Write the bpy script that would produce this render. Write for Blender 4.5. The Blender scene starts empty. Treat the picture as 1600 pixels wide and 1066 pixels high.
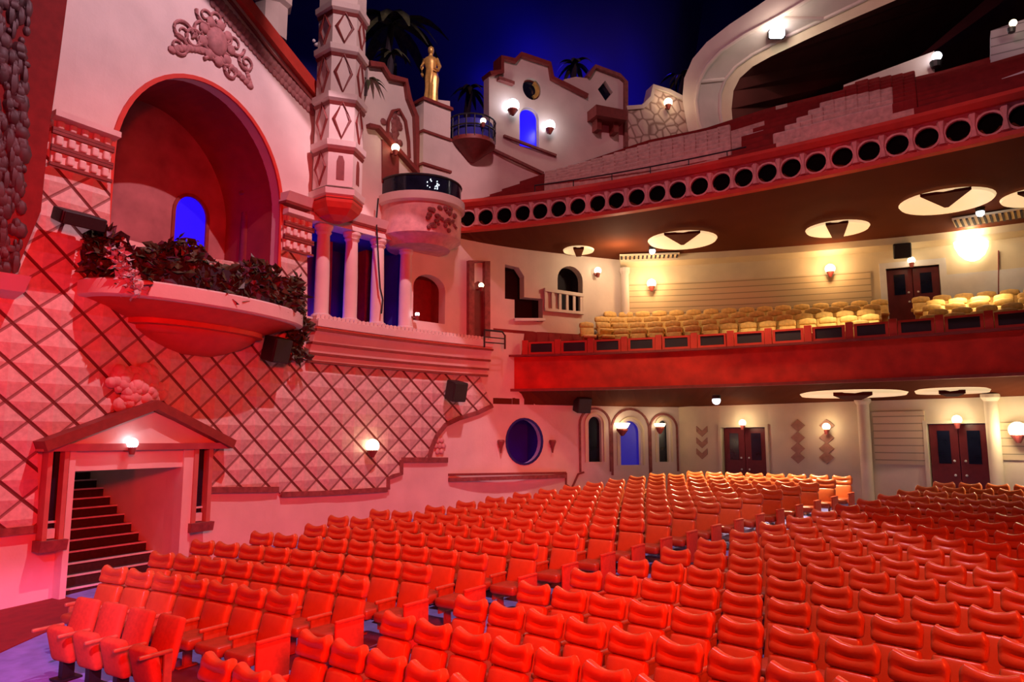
import bpy, bmesh, math, random
from mathutils import Vector, Matrix
from mathutils.geometry import tessellate_polygon
random.seed(7)
sc = bpy.context.scene
COL = sc.collection
PI = math.pi
# ------------------------------------------------------------------ camera
FPX, YH, EYE = 1140.0, 683.6, 3.30
PITCH = math.atan((YH - 533) / FPX)
cp_, sp_ = math.cos(PITCH), math.sin(PITCH)
cam_d = bpy.data.cameras.new('camera'); cam = bpy.data.objects.new('camera', cam_d); COL.objects.link(cam)
cam_d.sensor_fit = 'HORIZONTAL'; cam_d.sensor_width = 36; cam_d.lens = FPX / 1600 * 36
cam_d.clip_end = 300; cam_d.clip_start = .05
cam.location = (0, 0, EYE); cam.rotation_euler = (PI / 2 + PITCH, 0, 0)
sc.camera = cam


def ray(px, py):
    x = (px - 800) / FPX; u = -(py - 533) / FPX
    return Vector((x, cp_ - u * sp_, sp_ + u * cp_))


def at_z(px, py, z):
    r = ray(px, py); t = (z - EYE) / r.z
    return Vector((r.x * t, r.y * t, z))


def at_d(px, py, d):
    r = ray(px, py); t = d / r.y
    return Vector((r.x * t, d, EYE + r.z * t))


# ------------------------------------------------------------------ materials
def mat(name, col, rough=.6, metal=0., noise=.0, nscale=3., bump=0., bscale=40., emit=None, estr=1., spec=.5, coat=0.):
    m = bpy.data.materials.new(name); m.use_nodes = True
    nt = m.node_tree; b = nt.nodes['Principled BSDF']
    b.inputs['Base Color'].default_value = (*col, 1); b.inputs['Roughness'].default_value = rough
    b.inputs['Metallic'].default_value = metal; b.inputs['Specular IOR Level'].default_value = spec
    b.inputs['Coat Weight'].default_value = coat
    tc = nt.nodes.new('ShaderNodeTexCoord')
    if noise > 0:
        n = nt.nodes.new('ShaderNodeTexNoise'); n.inputs['Scale'].default_value = nscale; n.inputs['Detail'].default_value = 6
        nt.links.new(tc.outputs['Object'], n.inputs['Vector'])
        r = nt.nodes.new('ShaderNodeValToRGB')
        r.color_ramp.elements[0].position = .3; r.color_ramp.elements[1].position = .7
        r.color_ramp.elements[0].color = (*[c * (1 - noise) for c in col], 1)
        r.color_ramp.elements[1].color = (*[min(1, c * (1 + noise * .5)) for c in col], 1)
        nt.links.new(n.outputs['Fac'], r.inputs['Fac']); nt.links.new(r.outputs['Color'], b.inputs['Base Color'])
    if bump > 0:
        n2 = nt.nodes.new('ShaderNodeTexNoise'); n2.inputs['Scale'].default_value = bscale; n2.inputs['Detail'].default_value = 4
        nt.links.new(tc.outputs['Object'], n2.inputs['Vector'])
        bp = nt.nodes.new('ShaderNodeBump'); bp.inputs['Strength'].default_value = bump; bp.inputs['Distance'].default_value = .02
        nt.links.new(n2.outputs['Fac'], bp.inputs['Height']); nt.links.new(bp.outputs['Normal'], b.inputs['Normal'])
    if emit:
        b.inputs['Emission Color'].default_value = (*emit, 1); b.inputs['Emission Strength'].default_value = estr
    return m


M = dict(
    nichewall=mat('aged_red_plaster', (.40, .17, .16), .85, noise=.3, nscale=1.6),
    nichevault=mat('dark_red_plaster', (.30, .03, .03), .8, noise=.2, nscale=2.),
    plaster=mat('plaster', (.74, .62, .56), .8, noise=.10, nscale=1.2, bump=.15, bscale=14),
    cream=mat('cream_plaster', (.78, .66, .46), .75, noise=.08, nscale=1.5, bump=.1, bscale=14),
    cascade=mat('dark_carved_plaster', (.10, .03, .035), .6, noise=.5, nscale=4),
    rose=mat('rose_paint', (.52, .17, .14), .6, noise=.12, nscale=4),
    relief=mat('relief_paint', (.45, .19, .18), .75, noise=.3, nscale=6),
    faint=mat('faded_paint', (.47, .24, .17), .75, noise=.25, nscale=6),
    trim=mat('dark_red_paint', (.24, .035, .03), .55, noise=.2, nscale=6),
    redpaint=mat('red_paint', (.62, .05, .03), .5, noise=.12, nscale=4),
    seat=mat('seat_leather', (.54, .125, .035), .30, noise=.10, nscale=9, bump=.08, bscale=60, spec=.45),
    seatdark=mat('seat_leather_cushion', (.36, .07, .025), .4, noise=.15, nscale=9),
    arm=mat('armrest_wood', (.42, .15, .07), .35, noise=.2, nscale=12),
    fabric=mat('seat_fabric', (.56, .075, .025), .85, noise=.15, nscale=20),
    black=mat('black_plastic', (.012, .012, .014), .55, noise=.2, nscale=20),
    void=mat('porthole_black', (.004, .003, .003), .95, noise=.2, nscale=20, spec=.02),
    iron=mat('black_iron', (.02, .018, .02), .45, noise=.2, nscale=20),
    carpet=mat('blue_carpet', (.24, .22, .62), .95, noise=.2, nscale=5, bump=.3, bscale=150),
    redcarpet=mat('red_floor_shadow', (.24, .014, .014), .95, noise=.2, nscale=5, bump=.3, bscale=150),
    fascia=mat('red_velvet_fascia', (.60, .025, .012), .8, noise=.3, nscale=2.2),
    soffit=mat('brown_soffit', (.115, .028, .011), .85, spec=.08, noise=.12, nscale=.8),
    pink=mat('pink_stucco', (.70, .36, .34), .7, noise=.2, nscale=5, bump=.35, bscale=12),
    gold=mat('gilded_metal', (.9, .55, .15), .35, .45, noise=.25, nscale=8),
    door=mat('dark_red_door', (.16, .018, .022), .35, noise=.25, nscale=4),
    glass=mat('dark_glass', (.01, .012, .03), .12, noise=.3, nscale=3),
    stair=mat('dark_stair_carpet', (.05, .012, .014), .9, noise=.3, nscale=14),
    nosing=mat('stair_nosing', (.72, .66, .66), .5, noise=.1, nscale=14),
    sky=mat('night_sky_plaster', (.03, .03, .32), .95, noise=.35, nscale=.11),
    leaf=mat('dark_leaves', (.07, .075, .035), .45, noise=.6, nscale=6),
    leafred=mat('purple_leaves', (.10, .03, .06), .45, noise=.6, nscale=6),
    blossom=mat('pale_blossom', (.62, .55, .56), .6, noise=.3, nscale=6),
    stone=mat('pale_carved_stone', (.72, .62, .55), .8, noise=.25, nscale=3, bump=.5, bscale=8),
    dark=mat('dark_interior', (.03, .02, .03), .8, noise=.3, nscale=2),
    maroon=mat('dark_maroon_plaster', (.15, .03, .022), .85, noise=.25, nscale=.8),
    beige=mat('beige_seatback', (.60, .42, .36), .7, noise=.25, nscale=7),
    white=mat('white_paint', (.8, .78, .78), .6, noise=.05, nscale=4),
    gallery=mat('tan_velvet', (.82, .52, .17), .6, noise=.2, nscale=12),
    ornament=mat('ornament_paint', (.27, .07, .065), .7, noise=.35, nscale=7),
    bluepane=mat('blue_lit_pane', (.02, .01, .3), .3, noise=.1, emit=(.01, .004, 1.), estr=.95),
    bluepane2=mat('dim_blue_pane', (.02, .01, .2), .3, noise=.1, emit=(.015, .01, .42), estr=.45),
    globe=mat('warm_globe', (.9, .8, .6), .3, noise=.02, emit=(1., .78, .48), estr=5.),
    cold=mat('cold_lamp', (.9, .9, .95), .3, noise=.02, emit=(.85, .88, 1.), estr=7.),
    warmdish=mat('lit_cream_dish', (.85, .7, .45), .6, noise=.05, emit=(1., .70, .36), estr=.75),
    glint=mat('rail_glint', (.9, .9, .95), .3, noise=.02, emit=(.7, .9, 1.), estr=2.5),
    bluewall=mat('blue_painted_wall', (.025, .025, .26), .9, noise=.5, nscale=.7),
)


def quilt_material():
    m = bpy.data.materials.new('quilted_plaster'); m.use_nodes = True
    nt = m.node_tree; N = nt.nodes; L = nt.links; b = N['Principled BSDF']; b.inputs['Roughness'].default_value = .7
    uv = N.new('ShaderNodeUVMap'); uv.uv_map = 'UVMap'
    sep = N.new('ShaderNodeSeparateXYZ'); L.new(uv.outputs['UV'], sep.inputs[0])

    def mth(op, a, bb=None):
        n = N.new('ShaderNodeMath'); n.operation = op
        for i, v in enumerate((a, bb)):
            if v is None: continue
            if isinstance(v, (int, float)): n.inputs[i].default_value = v
            else: L.new(v, n.inputs[i])
        return n.outputs[0]
    u = mth('DIVIDE', sep.outputs[0], .82); v = mth('DIVIDE', sep.outputs[1], .72)
    a = mth('ADD', u, v); c = mth('SUBTRACT', u, v)
    fa = mth('ABSOLUTE', mth('SUBTRACT', mth('FRACT', a), .5)); fc = mth('ABSOLUTE', mth('SUBTRACT', mth('FRACT', c), .5))
    # distance from tile edge 0..0.5 ; pyramid height
    ea = mth('SUBTRACT', .5, fa); ec = mth('SUBTRACT', .5, fc)
    h = mth('MINIMUM', ea, ec)
    lc = mth('LESS_THAN', ea, .062); la = mth('LESS_THAN', ec, .052)
    la2 = mth('MULTIPLY', la, .72)
    line = mth('MAXIMUM', la2, lc)
    no = N.new('ShaderNodeTexNoise'); no.inputs['Scale'].default_value = 9; no.inputs['Detail'].default_value = 6
    L.new(uv.outputs['UV'], no.inputs['Vector'])
    cr = N.new('ShaderNodeValToRGB'); L.new(no.outputs['Fac'], cr.inputs[0])
    cr.color_ramp.elements[0].position = .3; cr.color_ramp.elements[0].color = (.56, .44, .40, 1)
    cr.color_ramp.elements[1].position = .7; cr.color_ramp.elements[1].color = (.74, .60, .54, 1)
    mx = N.new('ShaderNodeMixRGB'); L.new(line, mx.inputs[0]); L.new(cr.outputs[0], mx.inputs[1]); mx.inputs[2].default_value = (.14, .025, .02, 1)
    L.new(mx.outputs[0], b.inputs['Base Color'])
    hn = mth('ADD', mth('MULTIPLY', h, 1.0), mth('MULTIPLY', no.outputs['Fac'], .06))
    bp = N.new('ShaderNodeBump'); bp.inputs['Strength'].default_value = .9; bp.inputs['Distance'].default_value = .17
    L.new(hn, bp.inputs['Height']); L.new(bp.outputs[0], b.inputs['Normal'])
    return m


def wave_material(name, col, freq, amp=.5, horizontal=True):
    """grooved boards / louvers by UV v"""
    m = mat(name, col, .7, noise=.08)
    nt = m.node_tree; N = nt.nodes; L = nt.links; b = N['Principled BSDF']
    uv = N.new('ShaderNodeUVMap'); uv.uv_map = 'UVMap'
    sep = N.new('ShaderNodeSeparateXYZ'); L.new(uv.outputs['UV'], sep.inputs[0])
    mu = N.new('ShaderNodeMath'); mu.operation = 'MULTIPLY'; mu.inputs[1].default_value = freq
    L.new(sep.outputs[1 if horizontal else 0], mu.inputs[0])
    fr = N.new('ShaderNodeMath'); fr.operation = 'FRACT'; L.new(mu.outputs[0], fr.inputs[0])
    lt = N.new('ShaderNodeMath'); lt.operation = 'LESS_THAN'; L.new(fr.outputs[0], lt.inputs[0]); lt.inputs[1].default_value = .14
    mx = N.new('ShaderNodeMixRGB'); L.new(lt.outputs[0], mx.inputs[0]); mx.inputs[1].default_value = (*col, 1)
    mx.inputs[2].default_value = (*[c * amp for c in col], 1); L.new(mx.outputs[0], b.inputs['Base Color'])
    bp = N.new('ShaderNodeBump'); bp.inputs['Strength'].default_value = .6; bp.inputs['Distance'].default_value = .05
    L.new(fr.outputs[0], bp.inputs['Height']); L.new(bp.outputs[0], b.inputs['Normal'])
    return m


def stonework_material():
    m = mat('stonework', (.66, .50, .44), .85, noise=.1)
    nt = m.node_tree; N = nt.nodes; L = nt.links; b = N['Principled BSDF']
    uv = N.new('ShaderNodeUVMap'); uv.uv_map = 'UVMap'
    vo = N.new('ShaderNodeTexVoronoi'); vo.feature = 'DISTANCE_TO_EDGE'; vo.inputs['Scale'].default_value = 2.4
    L.new(uv.outputs[0], vo.inputs['Vector'])
    cr = N.new('ShaderNodeValToRGB'); L.new(vo.outputs['Distance'], cr.inputs[0])
    cr.color_ramp.elements[0].position = .02; cr.color_ramp.elements[0].color = (.30, .18, .15, 1)
    cr.color_ramp.elements[1].position = .12; cr.color_ramp.elements[1].color = (.66, .50, .44, 1)
    L.new(cr.outputs[0], b.inputs['Base Color'])
    bp = N.new('ShaderNodeBump'); bp.inputs['Strength'].default_value = .8; bp.inputs['Distance'].default_value = .06
    L.new(vo.outputs['Distance'], bp.inputs['Height']); L.new(bp.outputs[0], b.inputs['Normal'])
    return m


M['quilt'] = quilt_material()
M['grooved'] = wave_material('grooved_boards', (.74, .58, .36), 4.6, .5)
M['louver'] = wave_material('vent_louvers', (.55, .45, .36), 9., .12, False)
M['stonework'] = stonework_material()


# ------------------------------------------------------------------ objects
def tag(o, label=None, cat=None, group=None, kind=None):
    if label: o['label'] = label
    if cat: o['category'] = cat
    if group: o['group'] = group
    if kind: o['kind'] = kind
    return o


def thing(name, label, cat, loc=(0, 0, 0), group=None, kind=None):
    o = bpy.data.objects.new(name, None); COL.objects.link(o); o.location = loc; o.empty_display_size = .1
    return tag(o, label, cat, group, kind)


class MB:
    """collects shapes into one bmesh"""
    def __init__(s): s.bm = bmesh.new(); s.smooth = False

    def verts(s, pts): return [s.bm.verts.new(p) for p in pts]

    def face(s, vs):
        try: return s.bm.faces.new(vs)
        except ValueError: return None

    def box(s, c, d, rot=None):
        x, y, z = (v / 2 for v in d); c = Vector(c)
        P = [Vector((a, b, e)) for a in (-x, x) for b in (-y, y) for e in (-z, z)]
        if rot is not None: P = [rot @ p for p in P]
        v = s.verts([p + c for p in P])
        for f in ((0, 1, 3, 2), (4, 6, 7, 5), (0, 4, 5, 1), (2, 3, 7, 6), (0, 2, 6, 4), (1, 5, 7, 3)): s.face([v[i] for i in f])
        return s

    def loft(s, rings, closed=True, caps=True):
        V = [s.verts(r) for r in rings]; n = len(rings[0])
        for a, b in zip(V, V[1:]):
            for i in range(n if closed else n - 1):
                s.face([a[i], a[(i + 1) % n], b[(i + 1) % n], b[i]])
        if caps and closed:
            s.face(V[0][::-1]); s.face(V[-1])
        return s

    def lathe(s, c, prof, n=20, a0=0., a1=2 * PI, sx=1., sy=1.):
        c = Vector(c); full = abs(a1 - a0 - 2 * PI) < 1e-6
        rings = []
        for r, z in prof:
            k = n if full else n + 1
            rings.append([c + Vector((math.cos(a0 + (a1 - a0) * i / n) * r * sx, math.sin(a0 + (a1 - a0) * i / n) * r * sy, z)) for i in range(k)])
        return s.loft(rings, True, True)

    def tube(s, pts, r, n=8, closed=False, radii=None, flat=1.):
        pts = [Vector(p) for p in pts]; rings = []; N = len(pts)
        up = Vector((0, 0, 1))
        for i, p in enumerate(pts):
            if closed: t = pts[(i + 1) % N] - pts[i - 1]
            else: t = pts[min(i + 1, N - 1)] - pts[max(i - 1, 0)]
            t = t.normalized() if t.length > 1e-9 else Vector((0, 0, 1))
            u = up if abs(t.dot(up)) < .95 else Vector((0, 1, 0))
            a = t.cross(u).normalized(); b = a.cross(t)
            rr = radii[i] if radii else r
            rings.append([p + a * math.cos(2 * PI * k / n) * rr + b * math.sin(2 * PI * k / n) * rr for k in range(n)])
        if closed:
            V = [s.verts(q) for q in rings]
            for i in range(N):
                A, B = V[i], V[(i + 1) % N]
                for k in range(n): s.face([A[k], A[(k + 1) % n], B[(k + 1) % n], B[k]])
        else: s.loft(rings)
        return s

    def ball(s, c, r, n=10, m=7, scl=(1, 1, 1)):
        c = Vector(c)
        rings = []
        for j in range(m + 1):
            t = PI * j / m; rr = max(math.sin(t), .02)
            rings.append([c + Vector((math.cos(2 * PI * i / n) * rr * r * scl[0], math.sin(2 * PI * i / n) * rr * r * scl[1], -math.cos(t) * r * scl[2])) for i in range(n)])
        return s.loft(rings)

    def pad(s, c, d, r, n=4, fn=None, rot=None):
        """rounded box, grid subdivided, deformed by fn(local)"""
        hx, hy, hz = (v / 2 for v in d); c = Vector(c)
        r = min(r, hx * .98, hy * .98, hz * .98)
        key = {}

        def coord(h):
            q = [-h, -h + r * .3, -h + r]; inner = [(-h + r) + (2 * h - 2 * r) * i / n for i in range(1, n)]
            return q + inner + [h - r, h - r * .3, h]
        gx, gy, gz = coord(hx), coord(hy), coord(hz)
        nx, ny, nz = len(gx), len(gy), len(gz)

        def vert(i, j, k):
            t = (i, j, k)
            if t in key: return key[t]
            p = Vector((gx[i], gy[j], gz[k]))
            inn = Vector((max(-hx + r, min(hx - r, p.x)), max(-hy + r, min(hy - r, p.y)), max(-hz + r, min(hz - r, p.z))))
            dd = p - inn
            if dd.length > 1e-9: p = inn + dd.normalized() * r
            if fn: p = Vector(fn(p))
            if rot is not None: p = rot @ p
            key[t] = s.bm.verts.new(p + c); return key[t]
        for i in range(nx - 1):
            for j in range(ny - 1):
                s.face([vert(i, j, 0), vert(i, j + 1, 0), vert(i + 1, j + 1, 0), vert(i + 1, j, 0)])
                s.face([vert(i, j, nz - 1), vert(i + 1, j, nz - 1), vert(i + 1, j + 1, nz - 1), vert(i, j + 1, nz - 1)])
        for i in range(nx - 1):
            for k in range(nz - 1):
                s.face([vert(i, 0, k), vert(i + 1, 0, k), vert(i + 1, 0, k + 1), vert(i, 0, k + 1)])
                s.face([vert(i, ny - 1, k), vert(i, ny - 1, k + 1), vert(i + 1, ny - 1, k + 1), vert(i + 1, ny - 1, k)])
        for j in range(ny - 1):
            for k in range(nz - 1):
                s.face([vert(0, j, k), vert(0, j, k + 1), vert(0, j + 1, k + 1), vert(0, j + 1, k)])
                s.face([vert(nx - 1, j, k), vert(nx - 1, j + 1, k), vert(nx - 1, j + 1, k + 1), vert(nx - 1, j, k + 1)])
        return s

    def plate(s, outline, o0, o1, holes=(), seg=None, axis='s'):
        """flat polygon in (s,z) extruded between offsets; verts stored as (s, off, z)"""
        polys = [list(outline)] + [list(h) for h in holes]
        bm = bmesh.new()
        pts = [Vector((p[0], p[1], 0)) for q in polys for p in q]
        tris = tessellate_polygon([[Vector((p[0], p[1], 0)) for p in q] for q in polys])
        vs = [bm.verts.new(p) for p in pts]
        for t in tris:
            try: bm.faces.new([vs[i] for i in t])
            except ValueError: pass
        loose = [v for v in bm.verts if not v.link_faces]
        bmesh.ops.delete(bm, geom=loose, context='VERTS')
        if seg:
            lo = min(p[0] for p in outline); hi = max(p[0] for p in outline)
            x = math.ceil(lo / seg) * seg
            while x < hi:
                bmesh.ops.bisect_plane(bm, geom=bm.verts[:] + bm.edges[:] + bm.faces[:], dist=1e-5, plane_co=(x, 0, 0), plane_no=(1, 0, 0))
                x += seg
        bmesh.ops.recalc_face_normals(bm, faces=bm.faces[:])
        mapA, mapB = {}, {}
        for v in bm.verts:
            mapA[v] = s.bm.verts.new((v.co.x, o0, v.co.y)); mapB[v] = s.bm.verts.new((v.co.x, o1, v.co.y))
        for f in bm.faces:
            s.face([mapB[v] for v in f.verts]); s.face([mapA[v] for v in reversed(f.verts)])
        for e in bm.edges:
            if len(e.link_faces) == 1:
                a, b = e.verts; s.face([mapA[a], mapA[b], mapB[b], mapB[a]])
        bm.free()
        return s

    def sweep(s, s0, s1, prof, step=.7):
        """profile [(off,z)] swept along s"""
        n = max(1, int(abs(s1 - s0) / step))
        return s.loft([[Vector((s0 + (s1 - s0) * i / n, o, z)) for o, z in prof] for i in range(n + 1)])

    def strip(s, pts, w, o0, o1, closed=False):
        """painted or moulded line through (s,z) points"""
        P = [Vector((p[0], p[1])) for p in pts]; n = len(P); A = []; B = []
        for i in range(n):
            if closed: t = P[(i + 1) % n] - P[i - 1]
            else: t = P[min(i + 1, n - 1)] - P[max(i - 1, 0)]
            t.normalize(); nn = Vector((-t.y, t.x)) * w / 2
            A.append(P[i] + nn); B.append(P[i] - nn)
        rings = [[Vector((a.x, o0, a.y)), Vector((a.x, o1, a.y)), Vector((b.x, o1, b.y)), Vector((b.x, o0, b.y))] for a, b in zip(A, B)]
        if closed: rings.append(rings[0])
        return s.loft(rings, True, not closed)

    def build(s, name, m, parent=None, path=None, smooth=False, loc=None, local=False, weld=False):
        bm = s.bm
        uvl = bm.loops.layers.uv.new('UVMap')
        for f in bm.faces:
            for l in f.loops: l[uvl].uv = (l.vert.co.x, l.vert.co.z)
        if weld: bmesh.ops.remove_doubles(bm, verts=bm.verts[:], dist=1e-5)
        if path is not None:
            for v in bm.verts: v.co = path.P(v.co.x, v.co.y, v.co.z)
        bmesh.ops.recalc_face_normals(bm, faces=bm.faces[:])
        me = bpy.data.meshes.new(name)
        o = bpy.data.objects.new(name, me); COL.objects.link(o)
        if parent is not None:
            o.parent = parent
            if not local:
                w = Vector((0, 0, 0)); q = parent
                while q is not None: w = w + q.location; q = q.parent
                for v in bm.verts: v.co -= w
        elif not local:
            xs = [v.co for v in bm.verts]
            base = Vector(((min(p.x for p in xs) + max(p.x for p in xs)) / 2, (min(p.y for p in xs) + max(p.y for p in xs)) / 2, min(p.z for p in xs)))
            if loc is not None: base = Vector(loc)
            for v in bm.verts: v.co -= base
            o.location = base
        bm.to_mesh(me); bm.free()
        me.materials.append(m)
        if smooth:
            for p in me.polygons: p.use_smooth = True
            try: me.set_sharp_from_angle(angle=math.radians(40))
            except Exception: pass
        return o


class Path:
    def __init__(s, pts, dense=.15):
        P = [Vector((p[0], p[1])) for p in pts]
        E = [P[0] * 2 - P[1]] + P + [P[-1] * 2 - P[-2]]
        D = []
        for i in range(1, len(E) - 2):
            p0, p1, p2, p3 = E[i - 1:i + 3]; n = max(2, int((p2 - p1).length / dense))
            for k in range(n):
                t = k / n
                D.append(.5 * ((2 * p1) + (p2 - p0) * t + (2 * p0 - 5 * p1 + 4 * p2 - p3) * t * t + (3 * p1 - p0 - 3 * p2 + p3) * t ** 3))
        D.append(P[-1]); s.D = D; s.S = [0.]
        for a, b in zip(D, D[1:]): s.S.append(s.S[-1] + (b - a).length)
        s.L = s.S[-1]
        s.T = []
        for i in range(len(D)):
            a = D[max(0, i - 3)]; b = D[min(len(D) - 1, i + 3)]; s.T.append((b - a).normalized())

    def frame(s, x):
        if x <= 0: return s.D[0] + s.T[0] * x, s.T[0]
        if x >= s.L: return s.D[-1] + s.T[-1] * (x - s.L), s.T[-1]
        lo, hi = 0, len(s.S) - 1
        while hi - lo > 1:
            m = (lo + hi) // 2
            if s.S[m] <= x: lo = m
            else: hi = m
        t = (x - s.S[lo]) / max(1e-9, s.S[hi] - s.S[lo])
        return s.D[lo].lerp(s.D[hi], t), s.T[lo].lerp(s.T[hi], t).normalized()

    def P(s, x, off, z):
        p, t = s.frame(x); return Vector((p.x + t.y * off, p.y - t.x * off, z))

    def yaw(s, x): _, t = s.frame(x); return math.atan2(t.y, t.x)

    def hit(s, px, py, off=0.):
        r = ray(px, py); prev = None
        for i in range(-40, len(s.D) + 40):
            if i < 0: x = i * .15
            elif i < len(s.D): x = s.S[i]
            else: x = s.L + (i - len(s.D) + 1) * .15
            if i < 0 or i >= len(s.D): q = s.P(x, off, 0)
            else:
                t = s.T[i]; q = Vector((s.D[i].x + t.y * off, s.D[i].y - t.x * off, 0))
            cr = r.x * q.y - r.y * q.x
            if prev is not None and prev[0] * cr <= 0 and (q.x * r.x + q.y * r.y) > 0:
                t = prev[0] / (prev[0] - cr) if prev[0] != cr else 0
                xx = prev[1] + (x - prev[1]) * t; Q = prev[2].lerp(q, t)
                k = (Q.x * r.x + Q.y * r.y) / (r.x ** 2 + r.y ** 2)
                return xx, EYE + r.z * k
            prev = (cr, x, q)
        raise RuntimeError('no hit %s %s' % (px, py))


def smooth_path(pxs, z, deg=2, ext=(None, None)):
    """plan curve through pixels lying at height z, smoothed by a polynomial X->Y"""
    pts = [at_z(x, y, z) for x, y in pxs]
    n = deg + 1; xm = sum(p.x for p in pts) / len(pts)
    A = [[sum((p.x - xm) ** (i + j) for p in pts) for j in range(n)] + [sum(p.y * (p.x - xm) ** i for p in pts)] for i in range(n)]
    for i in range(n):
        k = max(range(i, n), key=lambda r: abs(A[r][i])); A[i], A[k] = A[k], A[i]
        for r in range(n):
            if r != i:
                f = A[r][i] / A[i][i]; A[r] = [u - f * v for u, v in zip(A[r], A[i])]
    co = [A[i][n] / A[i][i] for i in range(n)]
    x0 = pts[0].x if ext[0] is None else ext[0]; x1 = pts[-1].x if ext[1] is None else ext[1]
    return Path([(x0 + (x1 - x0) * i / 24, sum(co[k] * (x0 + (x1 - x0) * i / 24 - xm) ** k for k in range(n))) for i in range(25)])


def pxd(px, d): return ((px - 800) / FPX * d / cp_ * .985, d)


# ------------------------------------------------------------------ plan curves
def wp(px, d): r = ray(px, 640); return (r.x / r.y * d, d)


W = Path([wp(-330, 11.0), wp(-140, 12.3), wp(93, 14.2), wp(270, 16.4), wp(450, 19.3), wp(590, 21.7), wp(720, 23.9), wp(800, 25.05), wp(880, 25.9), wp(970, 26.8), wp(1075, 27.7)])
Z_MID = 6.05


def H(px, py, off=0.): return W.hit(px, py, off)
def HL(pts, off=0.): return [W.hit(x, y, off) for x, y in pts]


C = Vector((-19.07, -13.44))


def floor_z(R): return .058 * max(0., R - 25)


def polar(b, R): b = math.radians(b); return Vector((C.x + R * math.sin(b), C.y + R * math.cos(b)))


def bearing_at(px, R, py=800):
    r = ray(px, py); d = Vector((r.x, r.y)).normalized()
    b = d.dot(C); c2 = C.length_squared - R * R
    t = b + math.sqrt(max(0, b * b - c2)); q = d * t - C
    return math.degrees(math.atan2(q.x, q.y))


# ================================================================== SETTING
# floor: raked cone about C
mb = MB()
Rs = [14, 18, 22, 25, 28, 32, 36, 40, 44, 48, 52]
rings = []
for R in Rs:
    rings.append([Vector((*polar(5 + 75 * i / 50, R), floor_z(R))) for i in range(51)])
V = [mb.verts(r) for r in rings]
for a, b in zip(V, V[1:]):
    for i in range(50): mb.face([a[i], a[i + 1], b[i + 1], b[i]])
fl = mb.build('floor', M['carpet'], smooth=True); tag(fl, kind='structure')

# ------------------------------------------------------------------ left wall
top_px = [(1085, 166), (1044, 145), (1019, 137), (1016, 155), (1002, 169), (977, 171), (976, 130), (966, 120), (928, 106), (916, 122), (900, 120), (881, 124), (881, 134),
          (861, 124), (857, 102), (812, 87), (803, 97), (782, 92), (782, 113), (764, 116), (764, 222), (703, 222), (703, 158), (662, 153), (662, 280), (650, 280),
          (647, 184), (636, 156), (631, 128), (606, 122), (595, 104), (575, 100), (574, 150), (500, 158), (372, -10), (300, -90), (-140, -90)]
top = HL(top_px)
SL, SR = H(-140, 500)[0], top[0][0]


def arch(s0, s1, z0, zs, rise=None, n=16):
    rise = (s1 - s0) / 2 if rise is None else rise
    pts = [(s0, z0), (s1, z0)]
    for i in range(n + 1):
        a = PI * i / n; pts.append(((s0 + s1) / 2 + (s1 - s0) / 2 * math.cos(a), zs + rise * math.sin(a)))
    return pts


def ell(cx, cz, rx, rz, n=28): return [(cx + rx * math.cos(2 * PI * i / n), cz + rz * math.sin(2 * PI * i / n)) for i in range(n)]


# door opening
d_s0, d_z1 = H(104, 735)[0], H(190, 733)[1]
d_s1 = H(276, 735)[0]
DOOR = [(d_s0, .12), (d_s1, .12), (d_s1, d_z1), (d_s0, d_z1)]
# great niche
n_s0 = H(170, 300)[0]; n_s1 = H(440, 300)[0]
n_zb = H(300, 400)[1]; n_zt = H(255, 94)[1]
n_zs = n_zt - (n_s1 - n_s0) / 2 * 1.12
NICHE = arch(n_s0, n_s1, n_zb, n_zs, n_zt - n_zs, 28)
# colonnade opening
c_s0 = H(478, 430)[0]; c_s1 = H(640, 450)[0]
c_z0 = H(480, 494)[1]; c_z1 = H(500, 350)[1]
COLO = [(c_s0, c_z0), (c_s1, c_z0), (c_s1, c_z1), (c_s0, c_z1)]
# small arched niche beside the columns
a_s0, a_z0 = H(645, 500); a_s1, a_zt = H(696, 434)
ARCN = arch(a_s0, a_s1, a_z0, a_zt - .45, .45, 12)
# stair windows on the balcony level
v1_s0, v1_zt = H(789, 413); v1_s1, v1_zb = H(819, 472)
v2_s0, v2_zb = H(804, 500); v2_s1 = H(848, 490)[0]; v2_zt = H(820, 470)[1]
STW = [(v1_s0, v2_zt), (v2_s0, v2_zt), (v2_s0, v2_zb), (v2_s1, v2_zb), (v2_s1, v2_zt + .12), (v1_s1, v2_zt + .12), (v1_s1, v1_zt - .35), (v1_s1 - .22, v1_zt - .05), (v1_s0, v1_zt)]
v3_s0, v3_zt = H(871, 414); v3_s1, v3_zb = H(911, 488)
STA = arch(v3_s0, v3_s1, v3_zb, v3_zt - .5, .5, 12)
# round window of the stalls
o_s, o_z = H(819, 690); o_r = (H(847, 690)[0] - H(791, 690)[0]) / 2
o_rz = (H(819, 655)[1] - H(819, 726)[1]) / 2
OVAL = ell(o_s, o_z, o_r, o_rz)
# three arched windows
WIN = []
for x0, x1, yt, yb in ((920, 940, 651, 722), (970, 1001, 658, 727), (1030, 1045, 657, 722)):
    s0, _ = H(x0, 700); s1, _ = H(x1, 700); zb = H((x0 + x1) / 2, yb)[1]; zt = H((x0 + x1) / 2, yt)[1]
    WIN.append(arch(s0, s1, zb, zt - (s1 - s0) / 2, None, 12))
# blue window of the upper house
u_s0, _ = H(812, 200); u_s1, _ = H(842, 200); u_zb = H(827, 231)[1]; u_zt = H(827, 168)[1]
UPW = arch(u_s0, u_s1, u_zb, u_zt - (u_s1 - u_s0) / 2, None, 12)
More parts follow.
